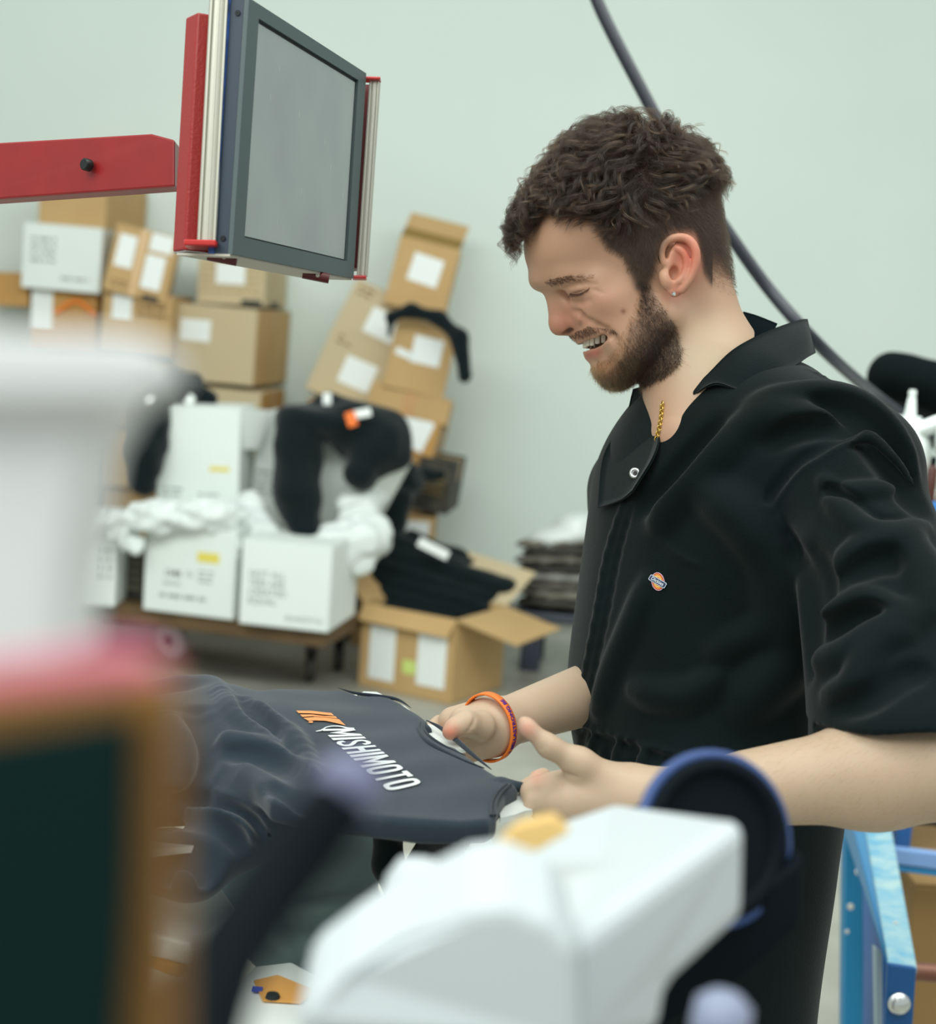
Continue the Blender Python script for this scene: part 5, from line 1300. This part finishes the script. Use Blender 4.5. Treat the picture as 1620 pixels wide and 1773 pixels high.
mb = MB(); mb.lathe(PZ(472, 1727, zb - .027), V(0, 0, 1), [(.006, 0), (.005, .003)], 10); mb.build('screw', steel, o)
mb = MB(); mb.box(PZ(446, 1713, zb - .027), np.eye(3), (.008, .006, .002)); mb.build('blue_mark', mat('blue_ink', srgb(60, 80, 180), rough=.5), o)
o = board('print_board_corner', [(806, 1446), (850, 1450), (864, 1474), (858, 1490), (838, 1512), (818, 1480)], 1.08, .012, 'small white board corner poking out past the near shirt hem')
# ================================================================= control panel on a red arm
red = mat('red_hammertone', srgb(164, 32, 28), rough=.4, bump=.22, bscale=420, coat=.3)
reds = mat('red_paint', srgb(196, 34, 30), rough=.35, coat=.3)
darkred = mat('dark_red', srgb(92, 26, 24), rough=.4)
alu = mat('brushed_aluminium', srgb(196, 194, 180), rough=.38, metal=.35)
bez = mat('bezel_grey', srgb(78, 94, 94), rough=.5)
bezs = mat('bezel_side', srgb(40, 56, 72), rough=.5)
blue_p = mat('blue_film', srgb(52, 96, 176), rough=.5, noise=.8, nscale=60, col2=srgb(30, 50, 90))
dL, dR = 1.25, 1.56
BLc, TLc, TRc, BRc = PD(402, 440, dL), PD(431, -4, dL), PD(634, 127, dR), PD(612, 482, dR)
nM = nrm(np.cross(BRc - BLc, TLc - BLc)); nM = nM if nM @ F_ < 0 else -nM
def M(u, v, n=0): return (1 - u) * (1 - v) * BLc + u * (1 - v) * BRc + u * v * TRc + (1 - u) * v * TLc + nM * n
mon = empty('control_screen', M(.5, 0, -.04), 'wide grey touchscreen panel in a red and aluminium housing on a red arm', 'screen')
def mprism(name, uv, n0, n1, mt): mb = MB(); mb.prism([M(u, v, n0) for u, v in uv], nM * (n1 - n0)); return mb.build(name, mt, mon)
rect = lambda a, b, c, d: [(a, b), (c, b), (c, d), (a, d)]
u0, v0, u1, v1 = .075, .075, .925, .945
for r_ in (rect(0, 0, 1, v0), rect(0, v1, 1, 1), rect(0, v0, u0, v1), rect(u1, v0, 1, v1)): mprism('bezel', r_, -.004, 0, bez)
mprism('bezel_back', rect(0, 0, 1, 1), -.016, -.0042, bezs)
mprism('gasket', rect(u0, v0, u1, v1), -.0042, -.0030, mat('gasket', srgb(18, 26, 34), rough=.5))
glass = bpy.data.materials.new('dusty_glass'); glass.use_nodes = True; nt = glass.node_tree; b_ = nt.nodes['Principled BSDF']
b_.inputs['Base Color'].default_value = (*srgb(112, 122, 124), 1); b_.inputs['Roughness'].default_value = .22; b_.inputs['Specular IOR Level'].default_value = .7
tc = nt.nodes.new('ShaderNodeTexCoord'); ns = nt.nodes.new('ShaderNodeTexNoise'); ns.inputs['Scale'].default_value = 9; nt.links.new(tc.outputs['Object'], ns.inputs['Vector'])
rp = nt.nodes.new('ShaderNodeValToRGB'); rp.color_ramp.elements[0].color = (*srgb(140, 146, 152), 1); rp.color_ramp.elements[1].color = (*srgb(170, 180, 174), 1); nt.links.new(ns.outputs[0], rp.inputs[0])
vo = nt.nodes.new('ShaderNodeTexVoronoi'); vo.inputs['Scale'].default_value = 60; mp = nt.nodes.new('ShaderNodeMapping'); mp.inputs['Scale'].default_value = (1, 1, .35); nt.links.new(tc.outputs['Object'], mp.inputs[0]); nt.links.new(mp.outputs[0], vo.inputs['Vector'])
cr = nt.nodes.new('ShaderNodeValToRGB'); cr.color_ramp.elements[0].position = .03; cr.color_ramp.elements[0].color = (1, 1, 1, 1); cr.color_ramp.elements[1].position = .09; cr.color_ramp.elements[1].color = (0, 0, 0, 1); nt.links.new(vo.outputs['Distance'], cr.inputs[0])
mx = nt.nodes.new('ShaderNodeMix'); mx.data_type = 'RGBA'; ml = nt.nodes.new('ShaderNodeMath'); ml.operation = 'MULTIPLY'; ml.inputs[1].default_value = .5; nt.links.new(cr.outputs[0], ml.inputs[0]); nt.links.new(ml.outputs[0], mx.inputs[0])
nt.links.new(rp.outputs[0], mx.inputs[6]); mx.inputs[7].default_value = (*srgb(190, 198, 190), 1); nt.links.new(mx.outputs[2], b_.inputs['Base Color'])
mprism('screen_glass', rect(u0 + .006, v0 + .008, u1 - .012, v1 - .014), -.0032, -.0022, glass)
for uv in ((.0, .94), (.0, .06)):
    mb = MB(); mb.lathe(M(-.001, uv[1], -.009), -nrm(BRc - BLc), [(.0026, 0), (.0024, .0008)], 10); mb.build('screw', steel if 'steel' in globals() else bezs, mon)
mprism('blue_film', [(-.004, .0), (-.004, 1.0), (.01, 1.0), (.01, 0)], -.021, -.016, blue_p)
xM = nrm(BRc - BLc); yM = nrm(TLc - BLc)
# near aluminium tube with red end caps
def tube_ex(px0, py0, px1, py1, d, w_, name):
    a, b = PD(px0, py0, d), PD(px1, py1, d); z = nrm(b - a); x = nrm(xM - z * (xM @ z)); y = np.cross(z, x)
    mb = MB(); mb.lathe(a, z, [(w_ * .5, 0), (w_ * .5, np.linalg.norm(b - a))], 24)
    for k in (-.32, 0, .32): mb.box((a + b) / 2 - F_ * w_ * .47 + R_ * w_ * k, np.stack([nrm(np.cross(F_, z)), -F_, z]), (w_ * .10, w_ * .12, np.linalg.norm(b - a)), .0003)
    return mb.build(name, alu, mon)
def cap(px, py, d, w_, th, name='end_cap'):
    mb = MB(); mb.box(PD(px, py, d), np.stack([nrm(R_ * .97 + F_ * .1), nrm(F_), nrm(U_ + .05 * R_)]), (w_, w_ * .9, th), .0012); return mb.build(name, reds, mon)
tube_ex(361, 420, 386, -60, 1.260, .0196, 'aluminium_tube')
cap(350, 424, 1.255, .0265, .0050)
tube_ex(627, 478, 649, 143, 1.575, .0118, 'aluminium_tube')
cap(645, 138, 1.57, .0170, .0030); cap(622, 481, 1.57, .0150, .0036)
mb = MB(); mb.box((PD(617, 470, 1.60) + PD(639, 148, 1.60)) / 2, np.stack([R_, F_, nrm(PD(639, 148, 1.6) - PD(617, 470, 1.6))]), (.007, .02, .195)); mb.build('side_rail', darkred, mon)
# red housing behind: two visible faces
a0, a1 = PD(319, 432, 1.268), PD(343, 2, 1.268); zH = nrm(a1 - a0); Hh = np.linalg.norm(a1 - a0)
fx = nrm(R_ * .5 + F_ * .86); fx = nrm(fx - zH * (fx @ zH)); 
# face toward the camera-right and face toward camera-left
e1 = nrm(R_ * .93 + F_ * .36); e1 = nrm(e1 - zH * (e1 @ zH)); e2 = nrm(-R_ * .62 + F_ * .78); e2 = nrm(e2 - zH * (e2 @ zH))
mb = MB(); b0 = a0; w1_, w2_ = .022, .021
mb.prism([b0, b0 + e1 * w1_, b0 + e1 * w1_ + xM * .30, b0 + e2 * w2_ + xM * .30, b0 + e2 * w2_], zH * (Hh * .985 - .006)); hs_ = mb.build('housing', red, mon)
bv = hs_.modifiers.new('bevel', 'BEVEL'); bv.width = .0018; bv.segments = 2
mb = MB(); mb.prism([b0 + e1 * .002 + e2 * .002 - zH * .0012, b0 + e1 * w1_ - zH * .0012, b0 + e1 * w1_ + xM * .295 - zH * .0012, b0 + e2 * (w2_ - .002) + xM * .295 - zH * .0012, b0 + e2 * (w2_ - .002) - zH * .0012], zH * .001); mb.build('housing_floor', mat('grey_casting', srgb(170, 168, 164), rough=.6, noise=.6, nscale=90), mon)
# pinch clips underneath
for (x, y, d, w_) in ((385, 446, 1.28, .025), (547, 478, 1.47, .026)):
    mb = MB(); cx = PD(x, y, d); ax = nrm(R_ * .98 - U_ * .18 + F_ * .1); mb.tube([cx - ax * w_ / 2, cx + ax * w_ / 2], .0050, 10); mb.build('clip', darkred, mon)
    mb = MB(); mb.lathe(cx - F_ * .0045 + R_ * .002, -F_, [(.0022, 0), (.0018, .001)], 10); mb.build('rivet', alu, mon)
mb = MB(); mb.prism([M(.0, 0, -.002), M(1, 0, -.002), M(1, 0, -.05), M(.0, 0, -.05)], -yM * .002); mb.build('under_plate', mat('primer', srgb(196, 190, 176), rough=.6), mon)
# red beam
mb = MB(); L0, L1 = PD(-60, 250, 1.50), PD(302, 236, 1.36); L2, L3 = PD(302, 323, 1.36), PD(-60, 349, 1.50)
mb.prism([L0, PD(262, 231, 1.375), L1 + (-U_) * .003, L2, L3], F_ * .024); arm = mb.build('support_arm', mat('red_smooth', srgb(156, 30, 30), rough=.42, noise=.4, nscale=30, col2=srgb(134, 24, 26), coat=.3), mon)
bv = arm.modifiers.new('bevel', 'BEVEL'); bv.width = .002; bv.segments = 2
mb = MB(); cb_ = PD(149, 285, 1.405); fn_ = -nrm(np.cross(L1 - L0, L3 - L0)); fn_ = fn_ if fn_ @ F_ < 0 else -fn_
mb.lathe(cb_ + fn_ * -.004, fn_, [(.0058, 0), (.0058, .006), (.0045, .0075)], 18); mb.build('bolt_cap', mat('black_plastic', srgb(20, 28, 28), rough=.45), mon)
# ================================================================= near machine parts, far out of focus
mw = mat('machine_white', srgb(240, 242, 242), rough=.5)
mh = mat('head_white', srgb(208, 216, 218), rough=.5)
mwb = mat('machine_cream', srgb(226, 224, 214), rough=.5)
blkp = mat('machine_black', srgb(8, 18, 24), rough=.7, spec=.12)
bluep = mat('machine_blue', srgb(58, 84, 140), rough=.45)
head = empty('press_head', PD(1000, 1700, .62), 'white boxy press head in the right foreground, blurred', 'machine')
def solid(name, pts, ext, mt, par, bev=.006):
    mb = MB(); mb.prism(pts, ext); o = mb.build(name, mt, par); b = o.modifiers.new('bevel', 'BEVEL'); b.width = bev; b.segments = 3; b.limit_method = 'ANGLE'; return o
d1, d2 = .60, .70
A_, B_ = PD(1003, 1618, .515), PD(1292, 1412, .60)           # near top edge of the right hand face
ext = PD(745, 1492, .67) - A_
pts = [A_, B_, PD(1294, 1590, .60), PD(1160, 1712, .563), PD(1140, 1800, .56), PD(1003, 1830, .515)]
bk = [PD(735, 1496, .67), PD(1070, 1388, .76)] + [p + ext for p in pts[2:]]
mb = MB(); n = 6; mb.add(pts + bk, [tuple(range(n)), tuple(range(2 * n - 1, n - 1, -1))] + [(i, i + n, (i + 1) % n + n, (i + 1) % n) for i in range(n)])
o = mb.build('head_body', mh, head); b = o.modifiers.new('bevel', 'BEVEL'); b.width = .008; b.segments = 3; b.limit_method = 'ANGLE'
solid('head_body_front', [PD(505, 1800, .46), PD(520, 1745, .46), PD(600, 1690, .46), PD(700, 1630, .465), PD(810, 1570, .465), PD(880, 1562, .465), PD(955, 1592, .465), PD(1000, 1640, .465), PD(1008, 1830, .465)], F_ * .05 + U_ * .01, mh, head, .006)
mb = MB(); mb.lathe(PD(730, 1530, .61), nrm(U_ + .2 * R_), [(.010, -.02), (.014, -.012), (.015, 0), (.011, .008), (.004, .010)], 20); mb.build('head_knob', mh, head)
solid('yellow_tape', [PD(858, 1466, .6), PD(895, 1428, .6), PD(960, 1412, .6), PD(990, 1440, .6), PD(930, 1475, .6), PD(880, 1488, .6)], F_ * .01, mat('yellow_tape', srgb(236, 196, 122), rough=.5), head, .002)
ring = empty('belt_pulley', PD(1240, 1450, .74), 'black round pulley with a blue rim behind the white press head', 'pulley')
cR = PD(1240, 1452, .74); aR = nrm(-F_ * .9 + R_ * .35 + U_ * .2)
u_ = nrm(np.cross(aR, U_)); v_ = np.cross(aR, u_)
mb = MB(); mb.lathe(cR, aR, [(.028, -.010), (.0392, -.010), (.0392, .003), (.034, .005), (.031, .0)], 40); mb.build('pulley_disc', blkp, ring)
mb = MB(); mb.tube([cR + .0407 * (math.cos(t) * u_ + math.sin(t) * v_) - aR * .002 for t in np.linspace(0, 2 * math.pi, 49)], .0031, 10, cap=False); mb.build('pulley_rim', bluep, ring)
mb = MB(); mb.lathe(cR - aR * .010, -aR, [(.025, 0), (.025, .025), (.016, .08)], 24); mb.build('hub', blkp, ring)
solid('guard', [PD(1340, 1520, .74), PD(1392, 1480, .74), PD(1388, 1600, .74), PD(1300, 1690, .74), PD(1130, 1800, .74), PD(1130, 1640, .74)], F_ * .02, blkp, ring, .004)
kn = empty('clamp_knob', PD(1258, 1760, .5), 'small pale blue knob at the bottom edge in front of the man, blurred', 'knob')
mb = MB(); mb.lathe(PD(1250, 1758, .50), nrm(U_ + .2 * R_), [(.009, -.01), (.010, -.004), (.0095, .004), (.005, .0075)], 20); mb.build('knob_cap', mat('lilac_plastic', srgb(150, 158, 184), rough=.4), kn)
mb = MB(); mb.tube([PD(1255, 1765, .50), PD(1262, 1990, .50)], .005, 10); mb.build('knob_stem', blkp, kn)
# black lever
lev = empty('lever', PD(350, 1800, .22), 'black lever with a lilac tip crossing in front of the shirt, very blurred', 'lever')
mb = MB(); mb.tube([PD(592, 1385, .32), PD(530, 1462, .315), PD(455, 1560, .305), PD(392, 1655, .29), PD(352, 1773, .28), PD(325, 1900, .27)], [.0068, .0074, .0074, .0076, .0080, .0082], 16); mb.build('lever_bar', blkp, lev)
mb = MB(); mb.lathe(PD(602, 1362, .322), nrm(PD(606, 1352, .32) - PD(560, 1430, .316)), [(.0070, -.003), (.0078, 0), (.0068, .004), (.003, .007)], 16); mb.build('lever_tip', mat('lilac_grey', srgb(120, 124, 156), rough=.4), lev)
# left: white squeegee arm above a dark display with solid colour fringes
sq = empty('near_machine_arm', PD(0, 900, .22), 'big white machine arm at the left edge, extremely blurred', 'machine')
solid('arm_top', [PD(-200, 572, .24), PD(200, 578, .24), PD(262, 588, .24), PD(296, 622, .24), PD(290, 662, .24), PD(240, 690, .24), PD(-200, 692, .24)], F_ * .015, mw, sq, .002)
solid('arm_body', [PD(-200, 670, .25), PD(200, 672, .25), PD(140, 780, .25), PD(105, 1000, .25), PD(95, 1150, .25), PD(-200, 1175, .25)], F_ * .03, mw, sq, .002)
dsp = empty('near_display', PD(0, 1800, .19), 'dark green display edged by amber and pink lens fringes at the lower left corner, extremely blurred', 'display')
solid('display_panel', [PD(-200, 1300, .185), PD(238, 1226, .185), PD(232, 1560, .185), PD(205, 1950, .185), PD(-200, 1950, .185)], F_ * .004, mat('green_glass', srgb(2, 34, 32), rough=.7, spec=.15), dsp, .001)
solid('fringe_frame', [PD(-200, 1218, .19), PD(292, 1166, .19), PD(306, 1250, .19), PD(300, 1600, .19), PD(300, 1950, .19), PD(-200, 1950, .19)], F_ * .006, mat('amber_fringe', srgb(150, 104, 40), rough=.45), dsp, .001)  # amber rim stands in for the lens colour fringe around the display
solid('pink_fringe_strip', [PD(-200, 1178, .192), PD(200, 1118, .192), PD(262, 1130, .192), PD(288, 1170, .192), PD(-200, 1222, .192)], F_ * .005, mat('pink_fringe', srgb(236, 128, 156), rough=.45), dsp, .001)  # pink strip added to imitate the lens colour fringe above it
# ================================================================= right side: blue press frame, shelf, bottles
bf = mat('blue_frame_paint', srgb(20, 118, 168), rough=.4, coat=.2)
bft = mat('blue_frame_pale', srgb(104, 164, 190), rough=.5, noise=.9, nscale=26, col2=srgb(168, 194, 192))  # paler blue with random mottling, used on the top rail
fr = empty('blue_frame', PZ(1500, 2000, 0) * 0 + V(.9, 2.5, 0), 'blue painted steel machine frame with a paler mottled top at the right edge', 'machine frame')
dF = 2.3
def fsolid(name, pts, ext, mt, bev=.003, par=None):
    mb = MB(); mb.prism(pts, ext); o = mb.build(name, mt, par or fr); b = o.modifiers.new('bevel', 'BEVEL'); b.width = bev; b.segments = 2; b.limit_method = 'ANGLE'; return o
fsolid('top_rail', [PD(1488, 1380, 3.0), PD(1532, 1372, 3.0), PD(1588, 1675, 2.1), PD(1537, 1666, 2.1)], V(0, 0, -.012), bft)
fsolid('rail_side', [PD(1488, 1381, 3.01), PD(1537, 1667, 2.11), PD(1528, 1640, 2.15), PD(1462, 1440, 2.9), PD(1464, 1390, 3.01)], V(0, .004, -.004), bf)
fsolid('rail_end', [PD(1537, 1668, 2.09), PD(1587, 1676, 2.09), PD(1572, 1900, 2.09), PD(1526, 1900, 2.09)], F_ * .01, mat('blue_frame_dark', srgb(16, 84, 142), rough=.4))
fsolid('far_leg', [PD(1464, 1392, 2.95), PD(1490, 1400, 2.95), PD(1495, 1650, 2.95), PD(1488, 2300, 2.95), PD(1456, 2300, 2.95)], F_ * .04, mat('blue_frame_mid', srgb(14, 122, 170), rough=.45))
fsolid('brace', [PD(1515, 1640, 2.2), PD(1528, 1650, 2.2), PD(1528, 1800, 2.2), PD(1518, 1800, 2.2)], F_ * .02, mat('pale_steel', srgb(150, 170, 180), rough=.5))
fsolid('cross_bar', [PD(1540, 1468, 2.75), PD(1720, 1490, 2.75), PD(1720, 1520, 2.75), PD(1550, 1497, 2.75)], F_ * .03, mat('blue_bar', srgb(120, 156, 206), rough=.45))
fsolid('cross_bar_edge', [PD(1545, 1499, 2.75), PD(1720, 1521, 2.75), PD(1720, 1530, 2.75), PD(1549, 1508, 2.75)], F_ * .03, bf, .001)
mb = MB(); mb.lathe(PD(1556, 1738, 2.088), nrm(-F_ + .1 * R_), [(.016, 0), (.0155, .004), (.010, .008), (.002, .009)], 20); mb.build('bolt', metal if 'metal' in globals() else mat('nickel', (.7, .7, .7), metal=.9), fr)
pw2 = mat('paint_drip', srgb(206, 206, 196), rough=.6)
for (x, y, d, r) in ((1508, 1404, 2.9, 9), (1514, 1434, 2.8, 8), (1530, 1448, 2.78, 6), (1519, 1461, 2.74, 6), (1478, 1450, 2.86, 5), (1485, 1510, 2.62, 6), (1472, 1570, 2.93, 6), (1466, 1613, 2.93, 4), (1571, 1626, 2.24, 6), (1550, 1600, 2.28, 5)):
    mb = MB(); mb.lathe(PD(x, y, d - .012), -F_, [(r * d / FPX, 0), (r * .8 * d / FPX, .002)], 9); mb.build('paint_drip', pw2, fr)
cx = Carton(PD(1560, 1790, 2.85), PD(1760, 1800, 2.85), PH(270, 2.85), .35, mat('brown_board', srgb(150, 118, 70), rough=.8, noise=.3, nscale=5), 'brown cardboard box behind the blue frame at the lower right corner')
o = MB(); o.tube([PD(1582, 1682, 2.25), PD(1740, 1694, 2.25)], .0135, 14); o = o.build('copper_pipe', mat('copper_pipe', srgb(128, 84, 66), rough=.4, metal=.3)); recenter(o); tag(o, 'reddish brown pipe running right from the blue frame end', 'pipe')
drape('dark_garment_pile', [('e', 1590, 1430, 3.3, 60, 60, 60, 0), ('e', 1640, 1460, 3.2, 60, 70, 60, 0)], blk, 'dark garment heap behind the blue frame under the forearm', 'garment', amp=.008)
# shelf with bottles
shl = empty('supply_shelf', V(*PD(1700, 1000, 3.0)), 'blue edged supply shelf at the right edge behind the shoulder', 'shelf')
mb = MB(); mb.box(PD(1720, 872, 3.0), np.stack([nrm(V(1, -.05, 0)), nrm(V(.05, 1, 0)), V(0, 0, 1)]), (.34, .26, .02), .004); mb.build('shelf_board', mat('shelf_white', srgb(206, 214, 208), rough=.5), shl)
mb = MB(); mb.box(PD(1720, 900, 2.86), np.stack([nrm(V(1, -.05, 0)), nrm(V(.05, 1, 0)), V(0, 0, 1)]), (.34, .02, .055), .004); mb.build('shelf_edge', mat('shelf_blue', srgb(66, 136, 214), rough=.45), shl)
mb = MB(); mb.box(PD(1720, 990, 2.9), np.stack([nrm(V(1, -.05, 0)), nrm(V(.05, 1, 0)), V(0, 0, 1)]), (.33, .02, .12), .004); mb.build('shelf_back', mat('shelf_white', srgb(206, 214, 208)), shl)
for a in (-.15, .15):
    p = PD(1720, 990, 2.95); mb = MB(); mb.box(V(p[0] + a, p[1], p[2] / 2), np.eye(3), (.03, .2, p[2]), .003); mb.build('leg', mat('shelf_blue2', srgb(40, 100, 170), rough=.45), shl)
zsh = PD(1720, 872, 3.0)[2] + .01
wpl = mat('white_plastic', srgb(222, 230, 226), rough=.4)
p = PD(1571, 760, 2.9); p0_ = V(p[0], p[1], zsh)
bo = empty('spout_bottle', p0_, 'large white squeeze bottle with a pointed nozzle on the supply shelf', 'bottle')
zz = lambda py: PD(1571, py, 2.9)[2] - zsh
mb = MB(); mb.lathe(p0_, V(0, 0, 1), [(.045, 0), (.048, .01), (.048, zz(790)), (.043, zz(764)), (.036, zz(752))], 24); mb.build('bottle_body', wpl, bo)
mb = MB(); mb.lathe(p0_, V(0, 0, 1), [(.034, zz(754)), (.034, zz(738)), (.022, zz(734)), (.022, zz(720))], 24); mb.build('bottle_cap', wpl, bo)
mb = MB(); mb.lathe(p0_, V(0, 0, 1), [(.012, zz(722)), (.0080, zz(690)), (.0062, zz(686)), (.0080, zz(680)), (.006, zz(674))], 16); mb.build('nozzle', wpl, bo)
o = MB(); o.tube([PD(1592, 745, 2.88), PD(1640, 727, 2.86), PD(1700, 722, 2.86)], .016, 12); o.tube([PD(1620, 760, 2.88), PD(1700, 765, 2.86)], .03, 12); o = o.build('spray_handle', wpl, bo)
for (x, col, lb, w_, y) in ((1609, (74, 38, 28), 'small dark brown bottle beside the white squeeze bottle', 9, 790), (1634, (200, 150, 40), 'mustard yellow bottle at the right edge of the supply shelf', 13, 772)):
    q = PD(x, 860, 2.86); q = V(q[0], q[1], zsh); hh = PD(x, y, 2.86)[2] - zsh; r = w_ * 2.86 / FPX
    b = empty('ink_bottle', q, lb, 'bottle', None)
    mb = MB(); mb.lathe(q, V(0, 0, 1), [(r, 0), (r, hh * .72), (r * .5, hh * .82)], 16); mb.build('bottle_body', mat('bottle_%d' % x, srgb(*col), rough=.35), b)
    mb = MB(); mb.lathe(q, V(0, 0, 1), [(r * .55, hh * .80), (r * .55, hh), ], 14); mb.build('bottle_cap', blkp if 'blkp' in globals() else steel, b)
drape('foam_roll', [(1540, 650, 3.4, 1700, 690, 3.4, 40, 52)], mat('black_foam', srgb(6, 14, 15), rough=.95, spec=.1), 'thick black roll behind the bottles at the right edge', 'roll', amp=.002)
fsolid('equipment_case', [PD(1530, 668, 3.5), PD(1720, 680, 3.5), PD(1720, 800, 3.5), PD(1590, 760, 3.5)], F_ * .1, mat('case_dark', srgb(20, 32, 32), rough=.6), .01, shl)
